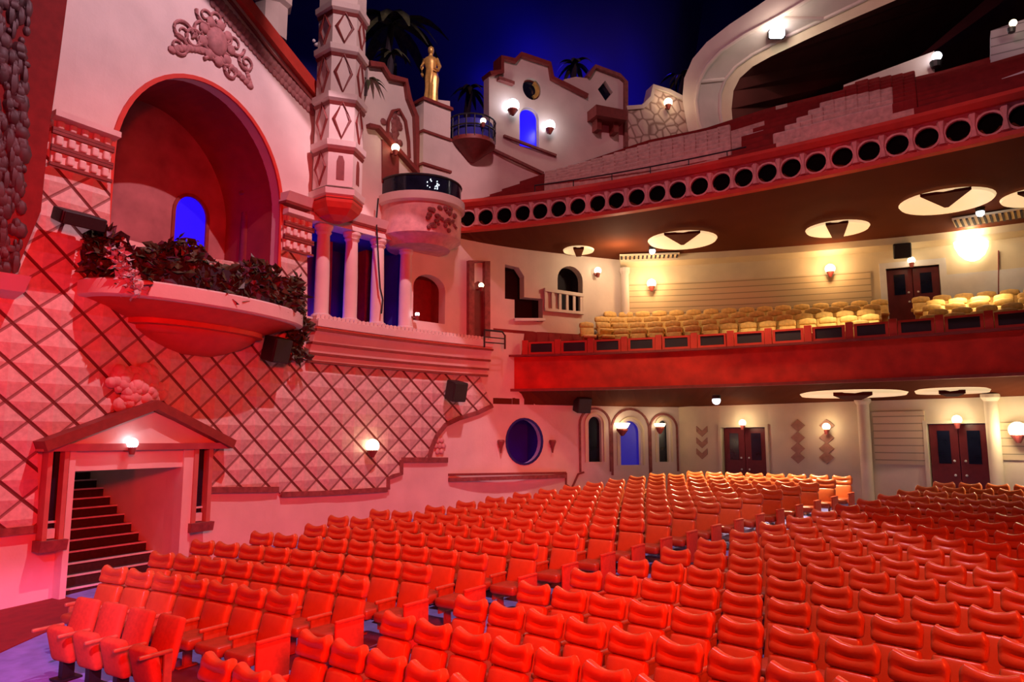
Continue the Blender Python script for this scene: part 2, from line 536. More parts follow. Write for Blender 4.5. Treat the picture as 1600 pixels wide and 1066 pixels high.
# round and diamond openings above it
r_s, r_z = H(831, 139); RND = ell(r_s, r_z, .38, .42, 20)
q_s, q_z = H(946, 142); DIA = [(q_s - .33, q_z), (q_s, q_z - .42), (q_s + .33, q_z), (q_s, q_z + .42)]
# arched recess of the second house
e_s0, e_zb = H(600, 268); e_s1 = H(620, 262)[0]
outline = [(SL, -.3), (SR, -.3)] + top
mb = MB().plate(outline, -.35, 0., [DOOR, NICHE, COLO, ARCN, STW, STA, OVAL, UPW, RND, DIA] + WIN, seg=.6)
wl = mb.build('wall_left', M['plaster'], path=W); tag(wl, kind='structure')


def back_box(name, s0, s1, z0, z1, depth, m, o_front=-.36):
    """open-fronted recess built behind an opening"""
    mb = MB(); t = .06
    mb.plate([(s0 - t, z0 - t), (s1 + t, z0 - t), (s1 + t, z1 + t), (s0 - t, z1 + t)], -depth - t, -depth, seg=.6)
    mb.plate([(s0 - t, z0 - t), (s0, z0 - t), (s0, z1 + t), (s0 - t, z1 + t)], -depth, o_front)
    mb.plate([(s1, z0 - t), (s1 + t, z0 - t), (s1 + t, z1 + t), (s1, z1 + t)], -depth, o_front)
    mb.plate([(s0, z0 - t), (s1, z0 - t), (s1, z0), (s0, z0)], -depth, o_front, seg=.6)
    mb.plate([(s0, z1), (s1, z1), (s1, z1 + t), (s0, z1 + t)], -depth, o_front, seg=.6)
    return tag(mb.build(name, m, path=W), kind='structure')


wn = [0]


def window(outline, m, off=-.2, frame=None, fw=.06, fm='trim'):
    wn[0] += 1
    mb = MB().plate(outline, off - .04, off)
    w_ = tag(mb.build('window_%d' % wn[0], m, path=W), kind='structure')
    if frame:
        MB().strip(outline, fw, off, off + .06, True).build('window_frame', M[fm], w_, path=W)
    return w_


# ---- niche interior
niche_off = -2.3
mb = MB()
mb.plate([(n_s0 - .5, n_zb - .3), (n_s1 + .5, n_zb - .3), (n_s1 + .5, n_zt + .4), (n_s0 - .5, n_zt + .4)], niche_off - .1, niche_off,
         [arch(H(270, 345, niche_off)[0], H(324, 345, niche_off)[0], n_zb - .2, H(297, 305, niche_off)[1] - .55, .55, 12)], seg=.6)
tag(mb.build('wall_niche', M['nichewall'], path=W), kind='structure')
ns0, ns1 = H(270, 345, niche_off)[0], H(324, 345, niche_off)[0]
window(arch(ns0, ns1, n_zb - .2, H(297, 305, niche_off)[1] - .55, .55, 12), M['bluepane'], niche_off - .02, True, .09)
mb = MB()
# barrel vault and jambs of the recess
prof = NICHE[2:]
ring0 = [Vector((s, -.34, z)) for s, z in [(n_s1, n_zb - .3)] + prof + [(n_s0, n_zb - .3)]]
ring1 = [Vector((s, niche_off, z)) for s, z in [(n_s1, n_zb - .3)] + prof + [(n_s0, n_zb - .3)]]
ring2 = [Vector((s + (.08 if i < 15 else -.08), niche_off, z + .08)) for i, (s, z) in enumerate([(n_s1, n_zb - .3)] + prof + [(n_s0, n_zb - .3)])]
ring3 = [Vector((s + (.08 if i < 15 else -.08), -.34, z + .08)) for i, (s, z) in enumerate([(n_s1, n_zb - .3)] + prof + [(n_s0, n_zb - .3)])]
mb.loft([ring0, ring1, ring2, ring3, ring0], False, False)
mb.plate([(n_s0, n_zb - .4), (n_s1, n_zb - .4), (n_s1, n_zb - .3), (n_s0, n_zb - .3)], niche_off, 0., seg=.6)
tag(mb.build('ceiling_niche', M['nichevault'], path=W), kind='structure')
# archivolt line of the niche
mb = MB().strip([(n_s0, n_zb)] + NICHE[:1:-1] + [(n_s1, n_zb)], .10, 0, .05)
tag(mb.build('trim_1', M['redpaint'], path=W), kind='structure')
# tall dark red column inside the niche on the right, with a speaker on it
s_, z_ = H(392, 330, -1.5)
nc = thing('column', 'dark red column standing inside the tall niche beside its right jamb', 'column', W.P(s_, -1.5, n_zb - .3))
MB().lathe(W.P(s_, -1.5, n_zb - .3), [(.34, 0), (.34, .15), (.27, .22), (.25, H(392, 318, -1.5)[1] - n_zb)], 16).build('shaft', M['trim'], nc, smooth=True)
zc = H(392, 314, -1.5)[1]
MB().lathe(W.P(s_, -1.5, zc), [(.25, 0), (.36, .12), (.36, .24)], 16).build('capital', M['trim'], nc)

# ---- other recesses
back_box('wall_colonnade', c_s0, c_s1, c_z0, c_z1, 2.2, M['bluewall'])
mb = MB()
for s_ in (c_s0 + (c_s1 - c_s0) * .39, c_s0 + (c_s1 - c_s0) * .80):
    mb.plate([(s_, c_z0), (s_ + .35, c_z0), (s_ + .35, c_z1), (s_, c_z1)], -2.2, -1.3)
tag(mb.build('wall_colonnade_pier', M['trim'], path=W), kind='structure')
back_box('wall_arched_recess', a_s0, a_s1, a_z0, a_zt, .8, M['trim'])
back_box('wall_stair', v1_s0, v2_s1, v2_zb, v1_zt, .9, M['dark'])
back_box('wall_stair_arch', v3_s0, v3_s1, v3_zb, v3_zt, .9, M['dark'])
back_box('wall_oval', o_s - o_r, o_s + o_r, o_z - o_rz, o_z + o_rz, 1.2, M['bluewall'])
wn[0] += 1
mb = MB().strip(OVAL, .07, -.02, .03, True)
tag(mb.build('window_%d' % wn[0], M['bluewall'], path=W), kind='structure')
window(WIN[0], M['glass'], -.15); window(WIN[1], M['bluepane2'], -.15); window(WIN[2], M['glass'], -.15)
window(UPW, M['bluepane'], -.15, True, .08, 'plaster'); window(DIA, M['glass'], -.2)
window(RND, M['glass'], -.2, True, .08)
mb = MB().strip([(r_s + .26 * math.cos(a), r_z + .3 * math.sin(a)) for a in [(-1.2 + 2.4 * i / 10) for i in range(11)]], .13, -.12, -.02)
tag(mb.build('crescent', M['gold'], path=W), 'gold crescent set inside the round opening above the upper blue window', 'ornament')

# painted lines around the three arched windows, and mouldings on the stalls wall
mb = MB()
for w_ in WIN:
    a, b = w_[0][0], w_[1][0]; zt = max(p[1] for p in w_); zb = w_[0][1]
    half = (b - a) / 2 + .36; c_ = (a + b) / 2
    arc = [(c_ - half, zb - .35)] + [(c_ - half * math.cos(PI * i / 14), zt - .3 + half * .95 * math.sin(PI * i / 14)) for i in range(15)] + [(c_ + half, zb - .35)]
    mb.strip(arc, .075, 0, .03)
tag(mb.build('trim_2', M['ornament'], path=W), kind='structure')
for w_ in WIN:
    a, b = w_[0][0], w_[1][0]; zt = max(p[1] for p in w_); zb = w_[0][1]; c_ = (a + b) / 2; half = (b - a) / 2 + .12
    arc = [(c_ - half, zb)] + [(c_ - half * math.cos(PI * i / 14), zt - (b - a) / 2 + half * math.sin(PI * i / 14)) for i in range(15)] + [(c_ + half, zb)]
    tag(MB().strip(arc, .07, 0, .04).build('trim_3', M['cream'], path=W), kind='structure')


def wline(pxs, w, m, o1=.05, name='trim_4', off=0.):
    return tag(MB().strip(HL(pxs, off), w, off, off + o1).build(name, m, path=W), kind='structure')


wline([(700, 742), (884, 739)], .07, M['trim'], .05)
wline([(700, 750), (884, 744)], .12, M['ornament'], .09)
wline([(884, 739), (884, 757), (893, 763), (903, 741), (912, 738)], .06, M['trim'])
wline([(625, 719), (698, 719)], .16, M['ornament'], .08)

# ---- quilted panel
q_px = [(-140, 860), (0, 832), (57, 826), (57, 705), (190, 632), (335, 692), (318, 766), (432, 765), (437, 773), (500, 771), (603, 765), (604, 748), (612, 744), (625, 740), (625, 719),
        (668, 718), (672, 700), (680, 682), (694, 664), (715, 654), (745, 645), (768, 634), (748, 588), (485, 566), (478, 520), (478, 380), (437, 352), (437, 420), (300, 400), (168, 385), (172, 214), (85, 200), (-140, 130)]
qp = HL(q_px)
mb = MB().plate(qp, 0, .06, seg=.6)
tag(mb.build('wall_quilted', M['quilt'], path=W), kind='structure')
wline([(318, 766), (432, 765)], .14, M['ornament'], .1); wline([(437, 773), (500, 771), (603, 765)], .14, M['ornament'], .1)
wline([(604, 765), (604, 748), (612, 744), (625, 740), (625, 719)], .12, M['ornament'], .1)
wline([(668, 719), (672, 700), (680, 682), (694, 664), (715, 654), (745, 645), (768, 634)], .14, M['ornament'], .1)
wline([(-140, 862), (0, 832), (57, 826)], .14, M['ornament'], .1)
# small painted rosette and bracket next to the oval window
s_, z_ = H(686, 697)
mb = MB()
for i in range(6): mb.ball((s_ + .16 * math.cos(i * PI / 3), .04, z_ + .2 * math.sin(i * PI / 3)), .09, 8, 5, (1, .5, 1))
mb.ball((s_, .05, z_), .09, 8, 5, (1, .5, 1))
tag(mb.build('rosette', M['pink'], path=W, smooth=True), 'small moulded plaster rosette on the wall right of the quilted panel', 'ornament')


# ------------------------------------------------------------------ frieze bands beside the niche
def frieze(x0, x1, ytop, ybot, name, label):
    s0, z1 = H(x0, ytop); s1, _ = H(x1, ytop); z0 = H(x0, ybot)[1]
    t = thing(name, label, 'moulding', W.P((s0 + s1) / 2, 0, z0)); h = z1 - z0
    MB().plate([(s0, z0), (s1, z0), (s1, z1), (s0, z1)], 0, .13, seg=.6).build('backing', M['plaster'], t, path=W)
    for f in (.0, .30, .37, .66, .73, .97): MB().sweep(s0 - .03, s1 + .03, [(.13, z0 + f * h), (.2, z0 + f * h), (.2, z0 + f * h + .06), (.13, z0 + f * h + .06)]).build('fillet', M['trim'], t, path=W)
    mb = MB(); mb.sweep(s0 - .06, s1 + .06, [(.12, z1 - .06), (.34, z1 - .02), (.34, z1 + .1), (.12, z1 + .1)]); mb.build('cornice', M['plaster'], t, path=W)
    n = int((s1 - s0) / .22)
    for f, hh in ((.08, .2), (.44, .2), (.78, .17)):
        mb = MB()
        for i in range(n):
            s_ = s0 + (i + .5) * (s1 - s0) / n
            mb.pad((s_, .15, z0 + (f + hh / 2) * h), (.14, .1, hh * h), .04, 1)
        mb.build('dentil_pattern', M['plaster'], t, path=W)


frieze(80, 172, 186, 262, 'frieze_band', 'moulded dentil frieze at the left springing of the tall niche')
frieze(440, 484, 334, 392, 'frieze_band', 'moulded dentil frieze between the tall niche and the colonnade')

# entablature over the colonnade
s0, z1 = H(440, 322); s1, _ = H(600, 372); z0 = H(500, 350)[1]
en = thing('entablature', 'moulded beam resting across the tops of the four columns', 'moulding', W.P((s0 + s1) / 2, 0, z0))
MB().sweep(c_s0 - .1, c_s1 + .05, [(0, z0), (.22, z0), (.22, z0 + .2), (0, z0 + .2)]).build('beam', M['plaster'], en, path=W)
MB().sweep(c_s0 - 1., c_s1 + .05, [(0, z0 + .2), (.28, z0 + .2), (.30, z0 + .27), (0, z0 + .27)]).build('fillet_trim', M['trim'], en, path=W)
MB().sweep(c_s0 - 1., c_s1 + .05, [(0, z0 + .27), (.28, z0 + .27), (.42, z0 + .5), (0, z0 + .5)]).build('cornice', M['plaster'], en, path=W)

# columns
for k, (x, lab) in enumerate(((503, 'pale round column nearest the tall niche in the colonnade'), (548, 'second pale round column from the tall niche in the colonnade'),
                              (590, 'third pale round column from the tall niche, with cables hanging beside'), (634, 'short pale column at the right end of the colonnade beside arched recess'))):
    s_, zb = H(x, 497); zb = c_z0 + .02
    t = thing('column', lab, 'column', W.P(s_, -.05, zb), 'columns of the colonnade')
    p = W.P(s_, -.05, 0); hh = c_z1 - zb - .01
    MB().lathe((p.x, p.y, zb), [(.22, .0), (.22, .1), (.205, .16), (.2, hh * .5), (.175, hh - .28)], 18).build('shaft', M['plaster'], t, smooth=True)
    MB().lathe((p.x, p.y, zb + hh - .28), [(.175, 0), (.23, .08), (.19, .1), (.26, .2), (.27, .28)], 18).build('capital', M['plaster'], t)
    MB().lathe((p.x, p.y, zb), [(.28, 0), (.28, .07), (.23, .1)], 18).build('base', M['plaster'], t)
# cable hanging beside the third column
pts = [Vector((s, .3, z)) for s, z in HL([(591, 310), (588, 345), (590, 380), (592, 420), (594, 450), (598, 468), (596, 490)], .3)]
tag(MB().tube(pts, .025, 6).build('cable', M['iron'], path=W), 'dark cable hanging down beside the third column', 'cable')

# ledge cornice under the colonnade
s0, z1 = H(477, 497); s1 = H(757, 545)[0]; zb = H(485, 566)[1]
lg = thing('wall_cornice_ledge', 'long moulded plaster ledge running below the colonnade', 'moulding', W.P((s0 + s1) / 2, 0, zb))
h = z1 - zb
MB().sweep(s0, s1, [(0, zb), (.18, zb), (.2, zb + .16 * h), (.24, zb + .18 * h), (.30, zb + .40 * h), (.34, zb + .42 * h), (.42, zb + .62 * h), (.50, zb + .70 * h), (.50, zb + .74 * h), (.46, zb + .74 * h), (.46, z1 - .05), (0, z1 - .05)]).build('profile', M['plaster'], lg, path=W)
for f, o in ((0., .19), (.175, .25), (.41, .35), (.70, .51)): MB().sweep(s0 - .02, s1 + .02, [(.1, zb + f * h - .03), (o + .02, zb + f * h - .03), (o + .02, zb + f * h + .035), (.1, zb + f * h + .035)]).build('fillet', M['trim'], lg, path=W)
mb = MB(); n = 46
for i in range(n):
    s_ = s0 + (i + .5) * (s1 - s0) / n
    mb.plate(arch(s_ - .085, s_ + .085, zb + .78 * h, zb + .9 * h, .085, 6), .46, .56)
mb.build('scallop_row', M['plaster'], lg, path=W)
mb = MB()
for i in range(n):
    s_ = s0 + (i + .5) * (s1 - s0) / n
    mb.plate(arch(s_ - .06, s_ + .06, z1 - .05, z1 + .02, .06, 6), .3, .46)
mb.build('cresting', M['plaster'], lg, path=W)

# coping strips along the gables
def coping(pxs, w, m, label, name='coping', o0=-.42, o1=.16):
    return tag(MB().strip(HL(pxs), w, o0, o1).build(name, m, path=W), label, 'coping')


coping([(300, -90), (372, -6), (440, 80), (502, 157)], .34, M['redpaint'], 'bright red sloping coping along the gable left of the tower')
tag(MB().strip(HL([(284, -90), (352, -6), (424, 84), (497, 168)]), .08, 0, .06).build('trim_5', M['trim'], path=W), kind='structure')
coping([(574, 101), (595, 104), (606, 122), (631, 128), (636, 156), (647, 184), (650, 275)], .16, M['trim'], 'dark red stepped coping of the gable right of the tower')
coping([(763, 117), (782, 114), (782, 92), (803, 97), (812, 87), (857, 102), (861, 124), (881, 134), (916, 152)], .16, M['trim'], 'dark red stepped coping over the upper house with the blue window')
coping([(917, 122), (928, 106), (966, 120), (976, 130), (976, 232)], .14, M['ornament'], 'pale coping on the small tower with the diamond opening')
coping([(976, 171), (1002, 169), (1016, 155), (1019, 137), (1044, 145), (1085, 166)], .16, M['plaster'], 'curved pale coping on the low stone wall beside the great arch')
# ornament frieze under the red coping
mb = MB(); a = Vector(H(338, 0)); b = Vector(H(492, 170)); n = 26
for i in range(n):
    p = a.lerp(b, i / (n - 1)); mb.ball((p.x, .02, p.y), .15, 7, 5, (1, .35, 1)); mb.ball((p.x - .1, .02, p.y - .16), .1, 7, 5, (1, .35, 1))
tag(mb.build('relief_band', M['relief'], path=W, smooth=True), 'band of carved leaf relief following the red sloping coping', 'ornament')

# great scroll relief over the niche
mb = MB()


def spiral(cx, cz, r0, turns, a0, sgn=1, w=.045):
    pts = []
    for i in range(26):
        t = i / 25; r = r0 * (1 - .8 * t); a = a0 + sgn * t * turns * 2 * PI
        pts.append((cx + r * math.cos(a), .03, cz + r * math.sin(a)))
    mb.tube(pts, w, 6, radii=[w * (1 - .5 * i / 25) for i in range(26)])


def R_(px, py): return H(px, py)


for x, y, r, tr, a0, sg in ((284, 50, .30, 1.5, 0, 1), (278, 72, .28, 1.4, 2, -1), (320, 25, .26, 1.4, 3, 1), (338, 30, .24, 1.4, 0, -1), (302, 62, .26, 1.3, 1, 1), (318, 50, .30, 1.2, 4, -1),
                            (352, 58, .30, 1.2, 2, 1), (366, 70, .30, 1.3, 0, -1), (384, 98, .24, 1.4, 3, 1), (350, 95, .2, 1.3, 1, 1), (334, 85, .22, 1.3, 2, -1), (360, 112, .2, 1.2, 3, 1), (315, 78, .2, 1.2, 5, 1)):
    s_, z_ = R_(x, y); spiral(s_, z_, r, tr, a0, sg)
for i in range(22):
    t = i / 21; s_, z_ = R_(268 + t * 122, 78 + 56 * t * t - 8 * math.sin(t * PI)); mb.ball((s_, .02, z_), .10, 7, 5, (1.2, .4, .9))
s_, z_ = R_(338, 66); mb.ball((s_, .03, z_), .34, 12, 8, (.9, .35, 1.1)); mb.ball((s_ - .1, .09, z_ + .05), .06, 6, 4); mb.ball((s_ + .1, .09, z_ + .05), .06, 6, 4)
for i in range(9):
    a = 2 * PI * i / 9; mb.ball((s_ + .42 * math.cos(a), .03, z_ + .48 * math.sin(a)), .14, 7, 5, (1, .4, 1))
for i in range(6):
    t = i / 5; mb.ball((R_(384 + 8 * t, 108 + 26 * t)[0], .02, R_(384 + 8 * t, 108 + 26 * t)[1]), .07, 6, 4, (1, .4, 1))
tag(mb.build('scroll_relief', M['relief'], path=W, smooth=True), 'carved scroll and leaf relief on the plaster above the tall niche', 'ornament')

# ------------------------------------------------------------------ niche balcony with planting
bs0, bs1 = H(122, 450)[0], H(452, 500)[0]
bc = (bs0 + bs1) / 2; bh = (bs1 - bs0) / 2
bz = H(140, 462)[1]
OUT = 1.45
bt = thing('curved_balcony', 'bowed plaster balcony projecting below the tall niche, full of plants', 'balcony', W.P(bc, 0, bz - 2.))


def bow(scale_s, scale_o, z, n=28, inner=False):
    return [Vector((bc - bh * scale_s * math.cos(PI * i / n), max(0., OUT * scale_o * math.sin(PI * i / n) ** .75), z)) for i in range(n + 1)]


def half_shell(prof, m, name):
    mb = MB(); rings = [bow(a, b, z) for a, b, z in prof]
    mb.loft(rings, True, True); return mb.build(name, m, bt, path=W, smooth=True)


half_shell([(1.0, 1.0, bz - .06), (1.02, 1.03, bz - .02), (1.02, 1.03, bz + .26), (1.0, 1.0, bz + .30)], M['plaster'], 'rim')
half_shell([(.60, .58, bz - .34), (.68, .66, bz - .30), (.80, .80, bz - .16), (.97, .96, bz - .05)], M['redpaint'], 'bowl')
half_shell([(.50, .44, bz - .62), (.55, .5, bz - .54), (.56, .52, bz - .46), (.62, .6, bz - .44), (.62, .6, bz - .33)], M['redpaint'], 'corbel_moulding')
half_shell([(.14, .12, bz - .98), (.28, .24, bz - .88), (.42, .36, bz - .74), (.50, .44, bz - .62)], M['redpaint'], 'corbel')
half_shell([(.93, .9, bz + .30), (.93, .9, bz + .85)], M['dark'], 'planter_wall')

fm = [MB(), MB(), MB()]


def leafquad(mb, p, size, d=None):
    d = d or Vector((random.gauss(0, 1), random.gauss(0, 1), random.gauss(-.3, .8))).normalized()
    e = d.cross(Vector((random.gauss(0, 1), random.gauss(0, 1), random.gauss(0, 1)))).normalized() * size * .32
    n = d.cross(e).normalized() * size * .12
    a = mb.bm.verts.new(p); b = mb.bm.verts.new(p + d * size * .45 + e + n); c = mb.bm.verts.new(p + d * size); f = mb.bm.verts.new(p + d * size * .45 - e + n)
    g = mb.bm.verts.new(p + d * size * .5 - n * .6)
    mb.face([a, b, g]); mb.face([b, c, g]); mb.face([c, f, g]); mb.face([f, a, g])


for i in range(2600):
    t = random.random(); a = PI * t
    s_ = bc - bh * .96 * math.cos(a); o_ = OUT * math.sin(a) ** .75 * random.uniform(.60, .93) + .03
    z_ = bz + random.uniform(.34, 1.15) + .2 * math.sin(t * 23) - .1 * abs(t - .4)
    p = W.P(s_, o_, z_)
    leafquad(fm[0 if random.random() < .55 + .3 * t else 1], p, random.uniform(.16, .34))
for i in range(520):   # ivy tumbling at the right end
    s_ = bs1 - random.uniform(-.25, .75); z_ = bz + random.uniform(-.9, .75) + .1
    if z_ < bz and s_ < bs1 - .25: continue
    leafquad(fm[0], W.P(s_, random.uniform(.08, .5), z_), random.uniform(.16, .3))
for i in range(150):   # pale blossom cascade left of centre
    t = random.random(); bx, by = 172 + 42 * t + random.gauss(0, 7), 385 + 72 * t + random.gauss(0, 7); o_ = .8
    for _ in range(5):
        s_, z_ = H(bx, by, o_); o_ = OUT * math.sin(math.acos(max(-.99, min(.99, (bc - s_) / bh)))) ** .75 * 1.03
    leafquad(fm[2], W.P(s_, o_ + random.uniform(0, .1), z_), random.uniform(.1, .22))
fo = tag(fm[0].build('balcony_foliage', M['leaf']), 'dense dark trailing leaves filling the bowed balcony below the niche', 'plants', kind='stuff')
tag(fm[1].build('balcony_foliage', M['leafred']), 'dark purple leaves mixed along the bowed balcony planting', 'plants', kind='stuff')
tag(fm[2].build('blossom_spray', M['blossom']), 'pale blossom spray hanging over the bowed balcony rim', 'plants', kind='stuff')


# ------------------------------------------------------------------ loudspeakers
def speaker(px, py, off, w, h, d, label, tilt=.25, path=W, turn=0., group='black loudspeakers on the walls', bracket=True):
    s_, z_ = path.hit(px, py, off); p = path.P(s_, off, z_)
    t = thing('loudspeaker', label, 'loudspeaker', p, group)
    yaw = path.yaw(s_) + turn
    R = Matrix.Rotation(yaw, 3, 'Z') @ Matrix.Rotation(tilt, 3, 'X')
    o = MB().pad((0, 0, 0), (w, d, h), .04, 1, fn=lambda q: (q.x * (1 - .18 * (q.y / d + .5)), q.y, q.z), rot=R).build('cabinet', M['black'], t, local=True)
    MB().pad(R @ Vector((0, -d / 2 - .012, 0)), (w * .9, .03, h * .9), .012, 1, rot=R).build('grille', M['iron'], t, local=True)
    if bracket:
        back = path.P(s_, 0, z_) - p
        MB().tube([R @ Vector((0, d / 2 - .02, 0)), back * 1.0], .035, 8).build('mount_bracket', M['iron'], t, local=True)
    return t


speaker(712, 611, .55, .55, .62, .5, 'black loudspeaker on the quilted wall just under the moulded ledge')
speaker(431, 546, .55, .55, .62, .5, 'black loudspeaker below the right end of the bowed balcony')
speaker(909, 632, .5, .55, .55, .45, 'black loudspeaker high on the stalls wall left of the arched windows')
speaker(392, 262, -1.4, .42, .5, .4, 'black loudspeaker hung inside the tall niche near its right jamb', bracket=False)
speaker(121, 342, .6, .85, .26, .6, 'flat black spotlight box left of the bowed balcony', .35)


# ------------------------------------------------------------------ doorway pavilion on the left
zf = .15
px0, px1 = H(57, 760)[0], H(334, 760)[0]
zE = H(190, 696)[1]; zA = H(192, 632)[1]
pv = thing('doorway_pavilion', 'small gabled plaster portico around the stair doorway on the left', 'portico', W.P((px0 + px1) / 2, 0, 0))
mid = (px0 + px1) / 2 + .05
tym = [(px0, zE), (px1, zE), (mid, zA - .12)]
MB().plate(tym, .02, .30, seg=.6).build('pediment', M['plaster'], pv, path=W)
mb = MB(); mb.strip([(px0 - .12, zE + .0), (mid, zA), (px1 + .12, zE + .0)], .2, .0, .52); mb.build('roof_moulding', M['trim'], pv, path=W)
MB().sweep(px0 - .1, px1 + .1, [(0, zE - .1), (.36, zE - .1), (.42, zE + .04), (0, zE + .04)]).build('lintel_moulding', M['rose'], pv, path=W)
jl0, jl1 = H(91, 800)[0], d_s0 + .02
jr0, jr1 = d_s1 - .02, H(287, 790)[0]
MB().plate([(jl0, .02), (jl1, .02), (jl1, zE - .1), (jl0, zE - .1)], -.02, .26).build('jamb', M['plaster'], pv, path=W)
MB().plate([(jr0, .02), (jr1, .02), (jr1, zE - .1), (jr0, zE - .1)], -.02, .26).build('jamb', M['plaster'], pv, path=W)
MB().plate([(jl1, d_z1), (jr0, d_z1), (jr0, zE - .1), (jl1, zE - .1)], -.02, .2).build('head_panel', M['plaster'], pv, path=W)
for x0, x1, yb in ((58, 90, 842), (287, 316, 815)):
    a = H(x0, 780)[0]; b = H(x1, 780)[0]; zb = H((x0 + x1) / 2, yb)[1]
    f = MB()
    fw = (b - a) * .22
    f.plate([(a, zb), (a + fw, zb), (a + fw, zE - .1), (a, zE - .1)], .06, .3); f.plate([(b - fw, zb), (b, zb), (b, zE - .1), (b - fw, zE - .1)], .06, .3)
    fr = f.build('side_window_frame', M['rose'], pv, path=W)
    MB().plate([(a + fw, zb), (b - fw, zb), (b - fw, zE - .1), (a + fw, zE - .1)], .06, .12).build('pane', M['glass'], fr, path=W)
    mb = MB()
    mb.plate([(a + fw, zb + .3), (b - fw, zb + .3), (b - fw, zb + .34), (a + fw, zb + .34)], .12, .16); mb.plate([(a + fw * 1.3, zb + .02), (b - fw * 1.3, zb + .02), (b - fw * 1.3, zb + .2), (a + fw * 1.3, zb + .2)], .12, .2)
    mb.build('lantern', M['nosing'], fr, path=W)
    MB().sweep(a - .05, b + .05, [(.06, zb - .2), (.36, zb - .2), (.40, zb), (.06, zb)]).build('sill', M['ornament'], pv, path=W)
# door passage and stairs behind
mb = MB()
dd = 5.2
mb.plate([(d_s0 - .1, 0), (d_s0, 0), (d_s0, 5.2), (d_s0 - .1, 5.2)], -dd, -.35)
mb.plate([(d_s1, 0), (d_s1 + .1, 0), (d_s1 + .1, 5.2), (d_s1, 5.2)], -dd, -.35)
mb.plate([(d_s0 - .1, 0), (d_s1 + .1, 0), (d_s1 + .1, 5.2), (d_s0 - .1, 5.2)], -dd - .1, -dd)
mb.plate([(d_s0 - .1, 5.2), (d_s1 + .1, 5.2), (d_s1 + .1, 5.3), (d_s0 - .1, 5.3)], -dd, -.35)
tag(mb.build('wall_stair_passage', M['plaster'], path=W), kind='structure')
st = thing('staircase', 'dark carpeted staircase with pale step edges rising inside the left doorway', 'stairs', W.P((d_s0 + d_s1) / 2, -.5, zf))
for k in range(14):
    z0 = .05; z1 = zf + .05 + .19 * (k + 1); o = -.02 - .29 * k
    a = MB().plate([(d_s0 + .01, z0), (d_s1 - .01, z0), (d_s1 - .01, z1), (d_s0 + .01, z1)], o - .30, o).build('step', M['stair'], st, path=W)
    MB().plate([(d_s0 + .01, z1 - .02), (d_s1 - .01, z1 - .02), (d_s1 - .01, z1 + .012), (d_s0 + .01, z1 + .012)], o - .05, o + .012).build('nosing', M['nosing'], a, path=W)
# skirting along the wall
mb = MB().sweep(SL, H(93, 930)[0], [(0, -.2), (.1, -.2), (.1, .22), (0, .22)]); tag(mb.build('baseboard_left', M['redcarpet'], path=W), kind='structure')

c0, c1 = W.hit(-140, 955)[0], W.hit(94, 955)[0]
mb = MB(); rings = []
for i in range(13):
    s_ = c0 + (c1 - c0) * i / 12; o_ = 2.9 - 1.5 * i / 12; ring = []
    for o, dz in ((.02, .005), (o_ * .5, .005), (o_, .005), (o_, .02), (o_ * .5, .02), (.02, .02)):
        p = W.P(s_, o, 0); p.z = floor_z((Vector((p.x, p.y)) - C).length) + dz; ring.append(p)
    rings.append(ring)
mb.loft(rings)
tag(mb.build('shadow_strip', M['redcarpet']), 'dark red strip standing in for shadow along the foot of the left wall', 'carpet')  # dark red sheet laid in place of a shadow on the blue floor
# carved fruit over the pediment
mb = MB()
for i in range(62):
    a = random.uniform(0, 2 * PI); r = math.sqrt(random.random()); s_, z_ = H(212 + 42 * r * math.cos(a), 607 + 33 * r * math.sin(a), .1)
    mb.ball((s_, .12 + .14 * (1 - r), z_), random.uniform(.10, .18), 8, 6, (1, .8, random.uniform(.8, 1.2)))
tag(mb.build('fruit_relief', M['pink'], path=W, smooth=True), 'round carved fruit relief on the wall above the gabled portico', 'ornament')


# ------------------------------------------------------------------ lamps
LIGHTS = []


def point(loc, col, power, r=.08, name='lamp_glow'):
    l = bpy.data.lights.new(name, 'POINT'); l.color = col; l.energy = power; l.shadow_soft_size = r
    o = bpy.data.objects.new(name, l); COL.objects.link(o); o.location = loc; return o


def sconce(px, py, label, path=W, off=.28, r=.17, m='globe', power=0., col=(1, .75, .45), group='wall lamps', hs=False, poff=.35):
    s_, z_ = path.hit(px, py, off); p = path.P(s_, off, z_); w_ = path.P(s_, 0, z_ - .05)
    t = thing('wall_sconce', label, 'lamp', p, group)
    if hs: MB().lathe((0, 0, 0), [(r * .3, -r * .7), (r * .8, -r * .35), (r * 1.1, r * .2), (r, r * .25)], 14).build('globe', M[m], t, local=True, smooth=True)
    else: MB().ball((0, 0, 0), r, 14, 10).build('globe', M[m], t, local=True, smooth=True)
    v = w_ - p
    mb = MB().tube([Vector((0, 0, -r * .8)), Vector((0, 0, -r * 1.2)), v * .6 + Vector((0, 0, -r)), v], .03, 8)
    mb.lathe((0, 0, -r * 1.15), [(.05, -.1), (r * .8, .1), (r * .8, .16)], 12)
    mb.build('mount', M['trim'], t, local=True)
    if power:
        q = path.P(s_, off + poff, z_); point(q, col, power, .12)
    return t


